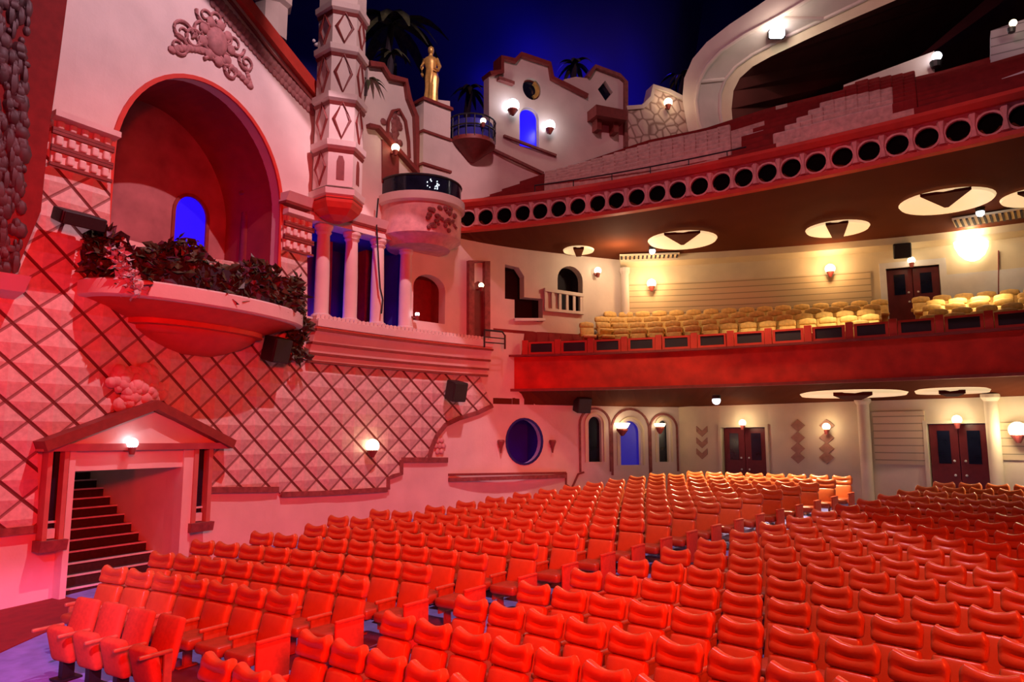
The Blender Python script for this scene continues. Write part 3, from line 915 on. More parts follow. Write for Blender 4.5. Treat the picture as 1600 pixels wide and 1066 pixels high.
sconce(582, 697, 'glowing globe sconce low on the quilted wall', r=.2, power=2)
sconce(207, 693, 'bright white emergency lamp on the pediment of the portico', off=.45, r=.11, m='cold', power=2, col=(.8, .88, 1))
sconce(618, 231, 'small bright lamp on the gable right of the tower', r=.13, power=5)
sconce(755, 189, 'small bright lamp on the upper iron balcony', r=.10, off=.9)
sconce(801, 165, 'bright white lamp left of the upper blue window', r=.24, m='cold', power=12, col=(1, .85, .7))
sconce(859, 196, 'bright white lamp right of the upper blue window', r=.2, m='cold', power=9, col=(1, .85, .7))
sconce(1044, 160, 'warm lamp on the low stone wall beside the great arch', r=.17, power=14)
sconce(652, 491, 'tiny bright lamp beside the small arched recess', r=.07, m='cold')
sconce(752, 446, 'small warm lamp on the wall at the end of the gallery', r=.09, off=.35)
sconce(934, 423, 'warm globe lamp high on the gallery side wall', r=.13, power=110, col=(1, .72, .42), poff=1.5)
sconce(972, 664, 'pale bowl lamp left of the middle arched window', r=.26, hs=True, power=10, col=(1, .66, .32))
sconce(1031, 664, 'pale bowl lamp right of the middle arched window', r=.2, hs=True, power=6, col=(1, .66, .32))
# unlit brackets either side of the oval window
for x, lab in ((780, 'dark bracket sconce left of the round blue window'), (861, 'dark bracket sconce right of the round blue window')):
    s_, z_ = H(x, 694); p = W.P(s_, .12, z_)
    t = thing('wall_sconce', lab, 'lamp', p, 'wall lamps')
    MB().lathe((0, 0, 0), [(.02, -.3), (.06, -.1), (.13, .08), (.11, .14)], 10).build('shade', M['trim'], t, local=True)
    MB().tube([Vector((0, 0, -.1)), W.P(s_, 0, z_ - .1) - p], .03, 6).build('mount', M['trim'], t, local=True)

# ------------------------------------------------------------------ hexagonal tower
ts, tzb = H(531, 322, .75)
tp = W.P(ts, .62, 0)
tow = thing('turret', 'hexagonal patterned turret corbelled out of the wall', 'tower', (tp.x, tp.y, H(531, 345, .7)[1]))


def tz(y): return H(535, y, .7)[1]


def hexr(r, z, rot=.35): return [Vector((tp.x + r * math.cos(rot + PI * i / 3), tp.y + r * math.sin(rot + PI * i / 3), z)) for i in range(6)]


TR = .66
ztop = tz(-60)
MB().loft([hexr(TR * 1.02, tz(302)), hexr(TR, ztop)]).build('shaft', M['plaster'], tow)
mb = MB()
for y in (312, 238, 165, 90, 25, -40):
    z = tz(y); MB().loft([hexr(TR * 1.0, z - .16), hexr(TR * 1.16, z - .06), hexr(TR * 1.18, z + .1), hexr(TR * 1.0, z + .13)]).build('ring_moulding', M['plaster'], tow)
mb = MB()
for y in (312, 238, 165, 90, 25):
    z = tz(y); MB().loft([hexr(TR * 1.03, z - .24), hexr(TR * 1.1, z - .15), hexr(TR * 1.03, z - .14)]).build('fillet', M['trim'], tow)
MB().loft([hexr(.18, tz(349)), hexr(.45, tz(343)), hexr(.62, tz(334)), hexr(.7, tz(326)), hexr(.72, tz(318))]).build('corbel', M['redpaint'], tow)


def on_hex(mb, f, pts, r=TR, w=.05, fill=False):
    """outline on face f: pts (u in -.5..5, z)"""
    a = hexr(r, 0)[f]; b = hexr(r, 0)[(f + 1) % 6]; n = ((a + b) / 2 - Vector((tp.x, tp.y, 0))).normalized() * .012
    P = [a.lerp(b, u + .5) + Vector((0, 0, z)) + n for u, z in pts]
    if fill:
        v = mb.verts(P + [p + n for p in P]); k = len(P)
        mb.face(v[k:]); [mb.face([v[i], v[(i + 1) % k], v[k + (i + 1) % k], v[k + i]]) for i in range(k)]
    else: mb.tube(P, w, 5, closed=True)


mb = MB(); mw = MB()
for (ya, yb) in ((228, 172), (157, 98), (80, 33), (298, 248)):
    z0, z1 = tz(ya), tz(yb); zm = (z0 + z1) / 2
    for f in range(6):
        p = hexr(TR, 0); mid_ = (p[f] + p[(f + 1) % 6]) / 2 - Vector((tp.x, tp.y, 0))
        if ya == 298 and (mid_.x > .0 and mid_.y < .3): continue
        on_hex(mb, f, [(-.34, zm), (0, z0), (.34, zm), (0, z1)])
    if ya == 298:
        for f in range(6):
            p = hexr(TR, 0); mid_ = (p[f] + p[(f + 1) % 6]) / 2 - Vector((tp.x, tp.y, 0))
            if mid_.x > 0 and mid_.y < .3:
                mw = MB(); on_hex(mw, f, [(-.16, z0 + .1), (.16, z0 + .1), (.16, z1 - .3), (.08, z1 - .14), (-.08, z1 - .14), (-.16, z1 - .3)], fill=True); mw.build('slit_window', M['trim'], tow)
mb.build('lozenge_pattern', M['trim'], tow)

# ------------------------------------------------------------------ second house details
pts = HL([(572, 198), (587, 201), (650, 272)])
tag(MB().strip(pts, .12, 0, .2).build('raking_moulding', M['trim'], path=W), 'dark sloping moulding on the gable above the round box', 'moulding')
s_, z_ = H(618, 225)
ta = thing('arched_panel', 'blind arched panel with leaf relief on the gable right of the tower', 'ornament', W.P(s_, 0, H(610, 235)[1]))
arc = HL([(604, 215), (605, 190), (612, 174), (622, 172), (632, 190), (637, 222), (638, 248)])
MB().strip(arc, .08, 0, .09).build('arch_moulding', M['trim'], ta, path=W)
mb = MB()
for i in range(26):
    t = random.random(); x, y = random.gauss(617, 5), random.gauss(200, 12); a, b = H(x, y); mb.ball((a, .02, b), .12, 6, 4, (1, .4, 1))
mb.build('leaf_relief_pattern', M['ornament'], ta, path=W, smooth=True)
dq = HL([(596, 285), (622, 285), (622, 245), (596, 218)])
wn[0] += 1
tag(MB().plate(dq, .0, .05).build('window_%d' % wn[0], M['trim'], path=W), kind='structure')

# statue pier and statue
s0, z1 = H(661, 153, .3); s1, _ = H(703, 157, .3); zb = H(680, 290, .3)[1]; zj = H(680, 214, .3)[1]
pr = thing('statue_pier', 'square plaster pier carrying the gilded statue', 'pier', W.P((s0 + s1) / 2, .1, zb))
MB().plate([(s0, zb), (s1, zb), (s1, z1 - .1), (s0, z1 - .1)], -.3, .35).build('pier_body', M['plaster'], pr, path=W)
MB().sweep(s0 - .06, s1 + .06, [(-.34, z1 - .1), (.42, z1 - .1), (.42, z1), (-.34, z1)]).build('cap_moulding', M['trim'], pr, path=W)
MB().sweep(s0 - .04, s1 + .04, [(-.32, zj), (.40, zj), (.40, zj + .08), (-.32, zj + .08)]).build('moulding', M['trim'], pr, path=W)
mb = MB(); mb.sweep(s0 - .04, s1 + .04, [(-.32, zj - 1.1), (.40, zj - 1.1), (.40, zj - 1.02), (-.32, zj - 1.02)])
mb.build('moulding', M['trim'], pr, path=W)
sp = W.P((s0 + s1) / 2 - .05, .02, z1)
hS = H(680, 76, .02)[1] - z1
sta = thing('statue', 'gilded standing draped figure on the plaster pier', 'statue', sp)
k = hS / 1.85
mb = MB()
ringsz = [(0, .24, .22, .0, 0), (.15, .20, .19, 0, 0), (.5, .18, .17, .02, 0), (.85, .2, .17, .03, 0), (1.0, .19, .15, .03, 0), (1.15, .15, .12, .01, 0), (1.35, .2, .13, -.01, 0), (1.48, .17, .11, -.01, 0), (1.54, .07, .07, -.01, 0), (1.6, .06, .06, 0, -.01),
          (1.64, .08, .09, .0, -.02), (1.72, .095, .11, .0, -.02), (1.80, .08, .09, 0, -.01), (1.85, .03, .04, 0, 0)]
mb.loft([[Vector(((cx + rx * (1 + .12 * math.sin(7 * a) * (z < 1)) * math.cos(a)) * k, (cy + ry * (1 + .12 * math.sin(7 * a) * (z < 1)) * math.sin(a)) * k, z * k)) for a in [2 * PI * i / 28 for i in range(28)]] for z, rx, ry, cx, cy in ringsz])
mb.tube([Vector(v) * k for v in ((.17, 0, 1.45), (.27, -.04, 1.2), (.24, -.16, 1.02), (.12, -.24, 1.05))], .05, 8, radii=[.065 * k, .055 * k, .045 * k, .035 * k])
mb.tube([Vector(v) * k for v in ((-.18, 0, 1.45), (-.27, .0, 1.2), (-.25, -.06, .95), (-.22, -.1, .86))], .05, 8, radii=[.065 * k, .055 * k, .045 * k, .035 * k])
mb.build('body', M['gold'], sta, local=True, smooth=True)
MB().lathe((0, 0, -.0), [(.28 * k, 0), (.28 * k, .05), (.22 * k, .06)], 14).build('plinth', M['gold'], sta, local=True)

# upper iron balcony
s_, z_ = H(736, 214); z_ = H(736, 212, .8)[1]
ib = thing('iron_balcony', 'round iron balcony between statue pier and house with blue window', 'balcony', W.P(s_, 0, z_))
cc = W.P(s_, .05, z_); rr = (H(766, 195)[0] - H(706, 195)[0]) / 2
MB().lathe(cc, [(.1, -.55), (.35 * rr, -.42), (.8 * rr, -.12), (rr, 0), (rr, .14), (rr * .95, .15)], 28).build('bowl', M['trim'], ib, smooth=True)
mb = MB()
for z in (.85, .5): mb.tube([cc + Vector((rr * math.cos(a), rr * math.sin(a), z)) for a in [2 * PI * i / 28 for i in range(28)]], .03, 6, closed=True)
for i in range(18):
    a = 2 * PI * i / 18; mb.tube([cc + Vector((rr * math.cos(a), rr * math.sin(a), .1)), cc + Vector((rr * math.cos(a), rr * math.sin(a), .85))], .018, 5)
mb.build('railing', M['iron'], ib)
MB().lathe(cc + Vector((0, 0, .15)), [(rr * .9, 0), (rr * .9, .6), (rr * .88, .6)], 28).build('blue_glass', M['bluewall'], ib, smooth=True)

# round box next to the upper balcony
s_, z_ = H(650, 300); zr = H(650, 303, 1.2)[1]; zd = H(650, 360, 1.2)[1]
rr = (H(708, 330)[0] - H(592, 330)[0]) / 2 * .93
cc = W.P(s_, .2, zr)
rb = thing('round_box', 'round plaster theatre box bulging out beside the upper balcony', 'balcony', (cc.x, cc.y, zd))
MB().lathe(cc, [(rr * .72, zd - zr - .28), (rr * .80, zd - zr - .1), (rr * .97, zd - zr), (rr * .98, -.2)], 40).build('drum', M['pink'], rb, smooth=True)
MB().lathe(cc, [(rr * .98, -.2), (rr * 1.06, -.14), (rr * 1.06, .1), (rr * .98, .12)], 40).build('rim', M['plaster'], rb, smooth=True)
MB().lathe(cc, [(rr * .97, .12), (rr * .97, .62), (rr * .95, .62)], 40).build('glass_rail', M['glass'], rb, smooth=True)
MB().tube([cc + Vector((rr * .97 * math.cos(a), rr * .97 * math.sin(a), .64)) for a in [2 * PI * i / 40 for i in range(40)]], .035, 6, closed=True).build('handrail', M['iron'], rb)
mb = MB()
yw = math.atan2(-cc.y, -cc.x)
for i in range(34):
    a = yw + random.uniform(.15, 1.0); z = random.uniform(zd - zr + .12, -.3); mb.ball(cc + Vector((rr * .98 * math.cos(a), rr * .98 * math.sin(a), z)), random.uniform(.05, .10), 6, 4)
mb.build('boss_pattern', M['ornament'], rb)
mb = MB()
for i in range(16):
    a = yw + random.uniform(.12, .45); z = random.uniform(.2, .5); mb.ball(cc + Vector((rr * .985 * math.cos(a), rr * .985 * math.sin(a), z)), random.uniform(.012, .022), 5, 4)
mb.build('glint_dots', M['glint'], rb)  # emissive dots stand in for reflections on the glass rail

# upper house mouldings, shelf, sill
wline([(765, 233), (848, 272)], .1, M['ornament'], .1, 'trim_6'); wline([(786, 213), (868, 244)], .08, M['ornament'], .1, 'trim_6')
wline([(776, 125), (800, 133)], .12, M['ornament'], .2, 'trim_6')
sa, zb = H(921, 170); sb, _ = H(962, 184); 
bk = thing('bracket_shelf', 'dark red bracketed shelf under the diamond opening', 'shelf', W.P((sa + sb) / 2, 0, zb - .5))
MB().plate([(sa - .1, zb - .55), (sb + .1, zb - .55), (sb + .1, zb - .15), (sa - .1, zb - .15)], 0, .7, seg=.6).build('shelf_box', M['trim'], bk, path=W)
MB().plate([(sa + .1, zb - .95), (sa + .3, zb - .95), (sa + .3, zb - .55), (sa + .1, zb - .55)], 0, .4).build('bracket', M['trim'], bk, path=W); mb = MB(); mb.plate([(sb - .3, zb - .95), (sb - .1, zb - .95), (sb - .1, zb - .55), (sb - .3, zb - .55)], 0, .4)
mb.build('bracket', M['trim'], bk, path=W)
# stonework on the low wall
sp_px = [(979, 235), (979, 174), (1002, 172), (1017, 158), (1021, 141), (1044, 149), (1083, 168), (1083, 225)]
tag(MB().plate(HL(sp_px), 0, .08, seg=.6).build('wall_stonework', M['stonework'], path=W), kind='structure')


# dark plants behind the gables
def palm(px, py, d, n, size, label):
    p = at_d(px, py, d)
    t = thing('palm_plant', label, 'plant', p - Vector((0, 0, 2.4)), 'plants behind the gables')
    MB().tube([p - Vector((0, 0, 2.4)), p - Vector((.1, 0, 1.)), p], .13, 8).build('stem', M['dark'], t)
    mb = MB()
    for i in range(n):
        a = 2 * PI * i / n + random.random() * .3; L_ = size * random.uniform(.75, 1.1); up = random.uniform(.3, 1.1)
        prev = None
        for j in range(7):
            q = j / 6; c = p + Vector((math.cos(a) * L_ * q, math.sin(a) * L_ * q, L_ * (up * q - 1.25 * q * q)))
            w_ = .13 * size * math.sin(PI * min(.98, q * .85 + .12)); sd = Vector((-math.sin(a), math.cos(a), 0)) * w_
            cur = mb.verts([c + sd - Vector((0, 0, w_ * .5)), c, c - sd - Vector((0, 0, w_ * .5))])
            if prev: mb.face([prev[0], prev[1], cur[1], cur[0]]); mb.face([prev[1], prev[2], cur[2], cur[1]])
            prev = cur
    mb.build('fronds', M['leaf'], t)


palm(612, 40, 24.5, 15, 1.9, 'dark palm rising behind the gable right of the turret')
palm(612, 86, 23.5, 10, .8, 'small dark plant on the gable top behind the turret')
palm(575, 128, 21.4, 12, .6, 'small dark plant squeezed between turret and gable')
palm(734, 140, 26.5, 12, .8, 'dark plant behind the upper iron balcony')
palm(898, 100, 29.2, 12, .9, 'dark plant behind the upper house roof')
palm(1064, 120, 30.5, 12, .9, 'dark plant against the great arch at its left foot')
s_, z_ = H(425, 6, -1.)
tag(MB().lathe(at_d(424, 14, 20.5), [(.5, -1.), (.5, 0), (.62, .1), (.62, .3), (.5, .35), (.4, 1.4)], 8).build('chimney_turret', M['plaster']), 'pale stub of a far turret above the red sloping coping', 'tower')
# white bird on the gable edge
p = at_d(499, 70, 19.5)
tag(MB().ball(p, .10, 8, 6, (1.6, .6, .7)).ball(p + Vector((-.16, 0, .12)), .05, 6, 5).tube([p, p + Vector((.25, 0, -.12))], .03, 6).build('bird_figure', M['white']), 'small white bird figure by the turret', 'ornament')

# ------------------------------------------------------------------ proscenium pier on the far left
pier_px = [(-140, 470), (-140, -80), (112, -60), (105, 0), (92, 100), (76, 210), (64, 330), (25, 425), (0, 440)]
pp = thing('proscenium_pier', 'dark red stage-arch pier with carved cascade at the far left', 'pier', W.P(H(30, 430, .5)[0], .5, H(30, 440, .5)[1]))
MB().plate(HL(pier_px, .6), -.05, .6, seg=.6).build('pier_slab', M['redcarpet'], pp, path=W)
mb = MB()
for i in range(520):
    y = random.uniform(-60, 420); x = random.uniform(-60, 48 - y * .04); s_, z_ = H(x, y, .62)
    mb.ball((s_, .61, z_), random.uniform(.05, .12), 6, 4, (random.uniform(.6, 1.3), .6, random.uniform(.8, 2.2)))
mb.build('carved_cascade', M['cascade'], pp, path=W, smooth=True)
MB().sweep(H(-140, 440, .5)[0], H(40, 440, .5)[0], [(0, H(20, 470)[1]), (.5, H(20, 470)[1] + .1), (.75, H(20, 440)[1]), (0, H(20, 440)[1])]).build('foot_moulding', M['plaster'], pp, path=W)

# ================================================================== BACK OF THE STALLS
Pend = W.P(W.hit(1062, 690)[0], 0, 0)
gpts = [(Pend.x, Pend.y)]
for px, R in ((1130, 47.6), (1200, 47.4), (1280, 47.1), (1345, 47.), (1420, 47.), (1500, 47.), (1600, 47.), (1750, 47.), (1950, 47.)):
    b = bearing_at(px, R, 680); q = polar(b, R); gpts.append((q.x, q.y))
G = Path(gpts)
G_ZT = 4.75
gL = G.L
d1a, d1b = G.hit(1128, 690)[0], G.hit(1197, 690)[0]; dzt = G.hit(1160, 668)[1]
d2a, d2b = G.hit(1450, 690)[0], G.hit(1545, 690)[0]; d2zt = G.hit(1500, 662)[1]
gz = 1.15
D1 = [(d1a, gz), (d1b, gz), (d1b, dzt), (d1a, dzt)]; D2 = [(d2a, gz), (d2b, gz), (d2b, d2zt), (d2a, d2zt)]
tag(MB().plate([(-.2, .6), (gL, .6), (gL, G_ZT), (-.2, G_ZT)], -.3, 0, [D1, D2], seg=.6).build('wall_back', M['cream'], path=G), kind='structure')


def double_door(n, a, b, z0, z1, path, portholes=True):
    d_ = thing('door_%d' % n, None, None, path.P((a + b) / 2, -.15, z0), kind='structure')
    m_ = (a + b) / 2
    for x0, x1, hx in ((a + .02, m_ - .01, m_ - .14), (m_ + .01, b - .02, m_ + .14)):
        lf = MB().plate([(x0, z0), (x1, z0), (x1, z1 - .02), (x0, z1 - .02)], -.2, -.13, seg=.6).build('door_leaf', M['door'], d_, path=path)
        c_ = (x0 + x1) / 2; w_ = (x1 - x0) * .22
        MB().plate([(c_ - w_, z0 + (z1 - z0) * .55), (c_ + w_, z0 + (z1 - z0) * .55), (c_ + w_, z1 - .2), (c_ - w_, z1 - .2)], -.13, -.115).build('door_pane', M['glass'], lf, path=path)
        for zz in (.42, .58): MB().ball((hx, -.1, z0 + (z1 - z0) * zz), .035, 8, 6).build('door_handle', M['nosing'], lf, path=path)
    fr = MB(); t = .1 if n < 3 else .2
    fr.plate([(a - t, z0), (a, z0), (a, z1 + t), (a - t, z1 + t)], -.2, .06); fr.plate([(b, z0), (b + t, z0), (b + t, z1 + t), (b, z1 + t)], -.2, .06); fr.plate([(a, z1), (b, z1), (b, z1 + t), (a, z1 + t)], -.2, .06)
    fr.build('door_frame', M['cream' if n < 3 else 'white'], d_, path=path)


double_door(1, d1a, d1b, gz, dzt, G); double_door(2, d2a, d2b, gz, d2zt, G)


def gline(pxs, w, m, path, o1=.05, name='trim_7'): return tag(MB().strip([path.hit(x, y) for x, y in pxs], w, 0, o1).build(name, m, path=path), kind='structure')


# grooved wall sections
def groov(path, x0, x1, y0, y1, name):
    a = path.hit(x0, (y0 + y1) / 2)[0]; b = path.hit(x1, (y0 + y1) / 2)[0]; z0 = path.hit((x0 + x1) / 2, y1)[1]; z1 = path.hit((x0 + x1) / 2, y0)[1]
    return tag(MB().plate([(a, z0), (b, z0), (b, z1), (a, z1)], 0, .05, seg=.6).build(name, M['grooved'], path=path), kind='structure')


groov(G, 1366, 1447, 643, 726, 'wall_grooved'); groov(G, 1558, 1720, 660, 720, 'wall_grooved')
# pilasters
for x, lab in ((1354, 'round cream pilaster left of the grooved wall in the stalls'), (1555, 'cream pilaster right of the second dark red doors')):
    s_ = G.hit(x, 690)[0]; p = G.P(s_, .15, 0)
    pl = thing('pilaster', lab, 'pilaster', (p.x, p.y, gz - .2), 'pilasters on the stalls back wall')
    MB().lathe((p.x, p.y, gz - .2), [(.2, 0), (.17, .1), (.17, G_ZT - gz - .2)], 14).build('shaft', M['cream'], pl, smooth=True)
    MB().lathe((p.x, p.y, G_ZT - .45), [(.17, 0), (.24, .1), (.24, .2)], 14).build('capital', M['cream'], pl)
# painted lozenges and chevrons
for k, (x, lab) in enumerate(((1247, 'chain of painted lozenges on the stalls wall nearer the left doors'), (1292, 'chain of painted lozenges on the stalls wall nearer the pilaster'))):
    mb = MB()
    for y in (665, 684, 701, 715):
        s_, z_ = G.hit(x, y); mb.plate([(s_ - .24, z_), (s_, z_ - .2), (s_ + .24, z_), (s_, z_ + .2)], 0, .03)
    tag(mb.build('lozenge_panel', M['faint'], path=G), lab, 'ornament', 'painted lozenges on the stalls wall')
mb = MB()
for y in (672, 690, 707):
    s_, z_ = G.hit(1097, y); mb.plate([(s_ - .24, z_ + .14), (s_, z_ - .04), (s_ + .24, z_ + .14), (s_ + .24, z_ - .06), (s_, z_ - .24), (s_ - .24, z_ - .06)], 0, .03)
tag(mb.build('chevron_panel', M['faint'], path=G), 'stack of painted chevrons left of the first dark red doors', 'ornament')
sconce(1160, 661, 'bright round lamp above the first dark red doors of the stalls', G, .2, .12, 'globe', 18, (1, .76, .46), 'lamps on the stalls back wall')
sconce(1291, 667, 'warm round lamp above the lozenge chain near the pilaster', G, .2, .12, 'globe', 15, (1, .7, .4), 'lamps on the stalls back wall')
sconce(1495, 656, 'warm lamp above the second dark red doors of the stalls', G, .25, .13, 'globe', 24, (1, .8, .5), 'lamps on the stalls back wall')
sconce(1590, 672, 'bright wall lamp at the right edge behind the stalls', G, .3, .22, 'globe', 60, (1, .8, .5), 'lamps on the stalls back wall')

# ================================================================== FIRST BALCONY (gallery)
ZA = 6.05          # top of the red fascia
J1 = W.hit(764, 560)[0]
mf_px = [(764, 559), (860, 557), (1000, 552), (1130, 546), (1300, 536), (1450, 526), (1600, 515)]
MF = smooth_path(mf_px, ZA, 2, (at_z(764, 559, ZA).x - .4, at_z(1600, 515, ZA).x + 4.5))
wend = W.P(W.hit(970, 450)[0], 0, 0)
mpts = [(wend.x, wend.y)]
for px, d in ((1080, 26.4), (1200, 25.7), (1330, 24.8), (1450, 23.9), (1600, 22.6), (1800, 20.8), (1990, 19.2)):
    r = ray(px, 440); mpts.append((r.x / r.y * d, d))
MK = Path(mpts)
mzb = MK.hit(1180, 484)[1] - .85
mzt = MK.hit(980, 412)[1]
zfb = MF.hit(1130, 602)[1]
GB = thing('gallery_balcony', 'long curved red balcony front above the back of the stalls', 'balcony', MF.P(MF.L / 2, 0, zfb))


def ruled(mb, A, za, B, zb_, n=40, thick=.25, a_off=0., b_off=0., sa=(0, 1), sb=(0, 1)):
    rings = []
    for i in range(n + 1):
        t = i / n; p = A.P(A.L * (sa[0] + (sa[1] - sa[0]) * t), a_off, za); q = B.P(B.L * (sb[0] + (sb[1] - sb[0]) * t), b_off, zb_)
        rings.append([p, q, q + Vector((0, 0, thick)), p + Vector((0, 0, thick))])
    mb.loft(rings); return mb


MB().plate([(0, zfb), (MF.L, zfb), (MF.L, ZA), (0, ZA)], -.18, 0, seg=.5).build('fascia', M['fascia'], GB, path=MF)
mb = MB(); mb.sweep(0, MF.L, [(-.2, ZA), (.14, ZA), (.14, ZA + .07), (-.2, ZA + .07)], .5); mb.sweep(0, MF.L, [(-.05, zfb - .06), (.1, zfb - .06), (.1, zfb + .03), (-.05, zfb + .03)], .5)
mb.build('edge_moulding', M['trim'], GB, path=MF)
G2 = Path([(p.x, p.y) for p in [W.P(W.hit(764, 600)[0] + (W.hit(1062, 600)[0] - W.hit(764, 600)[0]) * i / 8, 0, 0) for i in range(9)] + [G.P(gL * i / 12, 0, 0) for i in range(1, 13)]])
ruled(MB(), MF, zfb, G2, 4.42, 50, .2, -.05, .0).build('soffit', M['soffit'], GB)
M2 = Path([(p.x, p.y) for p in [W.P(W.hit(764, 500)[0] + (W.hit(970, 500)[0] - W.hit(764, 500)[0]) * i / 6, 0, 0) for i in range(7)] + [MK.P(MK.L * i / 12, 0, 0) for i in range(1, 13)]])
ruled(MB(), MF, ZA - .75, M2, mzb - .1, 50, .1, -.1, 0).build('raked_floor', M['redcarpet'], GB)
# rail with framed dark panels
n_p = 18; s = .1; rl0 = MF.hit(820, 548)[0]
step = (MF.L - rl0) / n_p
pm = MB()
for i in range(n_p):
    a = rl0 + step * i
    MB().plate([(a + .12, ZA + .08), (a + step - .12, ZA + .08), (a + step - .12, ZA + .52), (a + .12, ZA + .52)], -.12, -.06, [[(a + .2, ZA + .16), (a + step - .2, ZA + .16), (a + step - .2, ZA + .46), (a + .2, ZA + .46)]]).build('panel_frame', M['redpaint'], GB, path=MF)
    MB().plate([(a + .19, ZA + .15), (a + step - .19, ZA + .15), (a + step - .19, ZA + .47), (a + .19, ZA + .47)], -.11, -.085).build('panel', M['dark'], GB, path=MF)
    MB().plate([(a - .1, ZA + .07), (a + .1, ZA + .07), (a + .1, ZA + .58), (a - .1, ZA + .58)], -.16, -.02).build('rail_post', M['redpaint'], GB, path=MF)
# back wall of the gallery
g1a, g1b = MK.hit(1386, 450)[0], MK.hit(1470, 450)[0]; g1t = MK.hit(1430, 417)[1]
D3 = [(g1a, mzb), (g1b, mzb), (g1b, g1t), (g1a, g1t)]
tag(MB().plate([(0, mzb - .3), (MK.L, mzb - .3), (MK.L, mzt + .9), (0, mzt + .9)], -.3, 0, [D3], seg=.6).build('wall_gallery', M['cream'], path=MK), kind='structure')
double_door(3, g1a, g1b, mzb, g1t, MK)
groov(MK, 982, 1362, 436, 497, 'wall_gallery_grooved')
a, z0 = MK.hit(1480, 480); b, z1 = MK.hit(1900, 425)
tag(MB().plate([(a, MK.hit(1500, 500)[1] - .4), (b, MK.hit(1500, 500)[1] - .4), (b, MK.hit(1500, 428)[1]), (a, MK.hit(1500, 428)[1])], 0, .04, seg=.6).build('wall_gallery_dado', M['white'], path=MK), kind='structure')
gline([(1560, 392), (1560, 470)], .03, M['trim'], MK)
MBx = MB().sweep(.0, MK.L, [(0, mzt - .15), (.5, mzt - .05), (.6, mzt + .3), (0, mzt + .3)], .6)
tag(MBx.build('trim_8', M['cream'], path=MK), kind='structure')
s_ = MK.hit(972, 460)[0]; p = MK.P(s_ + .12, .12, 0)
pl = thing('pilaster', 'pale pilaster in the left corner of the gallery', 'pilaster', (p.x, p.y, mzb), 'pilasters in the gallery')
MB().lathe((p.x, p.y, mzb), [(.18, 0), (.15, .1), (.15, mzt - mzb - .3)], 12).build('shaft', M['plaster'], pl, smooth=True)
MB().lathe((p.x, p.y, mzt - .45), [(.15, 0), (.2, .1), (.2, .25)], 12).build('capital', M['plaster'], pl)
sconce(1018, 443, 'bright lamp on the grooved gallery wall near its left corner', MK, .25, .17, 'globe', 62, (1, .60, .27), 'lamps on the gallery wall')
sconce(1297, 420, 'bright lamp on the grooved gallery wall left of the doors', MK, .25, .17, 'globe', 62, (1, .60, .27), 'lamps on the gallery wall')
sconce(1424, 407, 'small lamp above the gallery doors', MK, .3, .12, 'globe', 6, (1, .75, .45), 'lamps on the gallery wall')
speaker(1409, 392, .55, .55, .5, .45, 'black loudspeaker above the gallery doors', path=MK)
# shell lamp at right
s_, z_ = MK.hit(1518, 388, .35); p = MK.P(s_, .3, z_)
ch = thing('shell_lamp', 'large glowing shell lamp on the gallery wall at the right', 'lamp', p)
MB().lathe((0, 0, 0), [(.06, -.42), (.22, -.36), (.4, -.2), (.52, .05), (.54, .22), (.5, .24)], 20, sx=1., sy=.6).build('glass_bowl', M['globe'], ch, local=True, smooth=True)
MB().tube([Vector((0, 0, -.3)), MK.P(s_, 0, z_ - .3) - p], .05, 8).build('mount', M['gold'], ch, local=True)
point(MK.P(s_, .75, z_ + .5), (1, .8, .52), 75, .2)
# stair balustrade and handrail
bt_ = thing('balustrade', 'pale stair balustrade in front of the arched opening at gallery level', 'railing', W.P(H(880, 488)[0], .05, H(880, 490)[1]))
a, z0 = H(850, 484, .05); b, z1 = H(911, 490, .05); zr = H(850, 453, .05)[1]; zr2 = H(911, 462, .05)[1]
MB().strip([(a, zr), (b, zr2)], .12, .02, .14).build('handrail', M['plaster'], bt_, path=W)
MB().strip([(a, z0), (b, z1)], .1, .02, .14).build('bottom_rail', M['plaster'], bt_, path=W)
for i in range(6):
    t = (i + .2) / 5.5; s_ = a + (b - a) * t; MB().plate([(s_ - .05, z0 + (z1 - z0) * t), (s_ + .05, z0 + (z1 - z0) * t), (s_ + .05, zr + (zr2 - zr) * t), (s_ - .05, zr + (zr2 - zr) * t)], .04, .1).build('baluster', M['plaster'], bt_, path=W)
sl = HL([(802, 500), (850, 500)]); tag(MB().strip(sl, .1, 0, .12).build('trim_9', M['white'], path=W), kind='structure')
# doorway curtain and iron handrail at the end of the gallery
dc = HL([(737, 530), (754, 530), (754, 446), (746, 440), (737, 446)])
wn[0] += 1
tag(MB().plate(dc, 0, .06).build('door_4', M['door'], path=W), kind='structure')
tag(MB().strip(HL([(733, 535), (733, 410), (758, 410), (758, 535)]), .22, 0, .16).build('trim_10', M['ornament'], path=W), kind='structure')
hr = thing('iron_handrail', 'dark iron handrail at the left end of the gallery front', 'railing', W.P(H(775, 545)[0], .5, H(775, 545, .5)[1]))
z0 = H(770, 544, .7)[1]; z1 = H(770, 517, .7)[1]; a = H(757, 530, .7)[0]; b = H(789, 530, .7)[0]
MB().tube([Vector((a, .7, z1)), Vector((b - .12, .7, z1)), Vector((b, .7, z1 - .12)), Vector((b, .7, z0))], .035, 8).build('top_rail', M['iron'], hr, path=W)
MB().tube([Vector((a, .7, z1)), Vector((a, .7, z0))], .03, 8).build('post', M['iron'], hr, path=W)
for f in (.3, .6): MB().tube([Vector((a, .7, z0 + (z1 - z0) * f)), Vector((b, .7, z0 + (z1 - z0) * f))], .02, 6).build('cross_rail', M['iron'], hr, path=W)

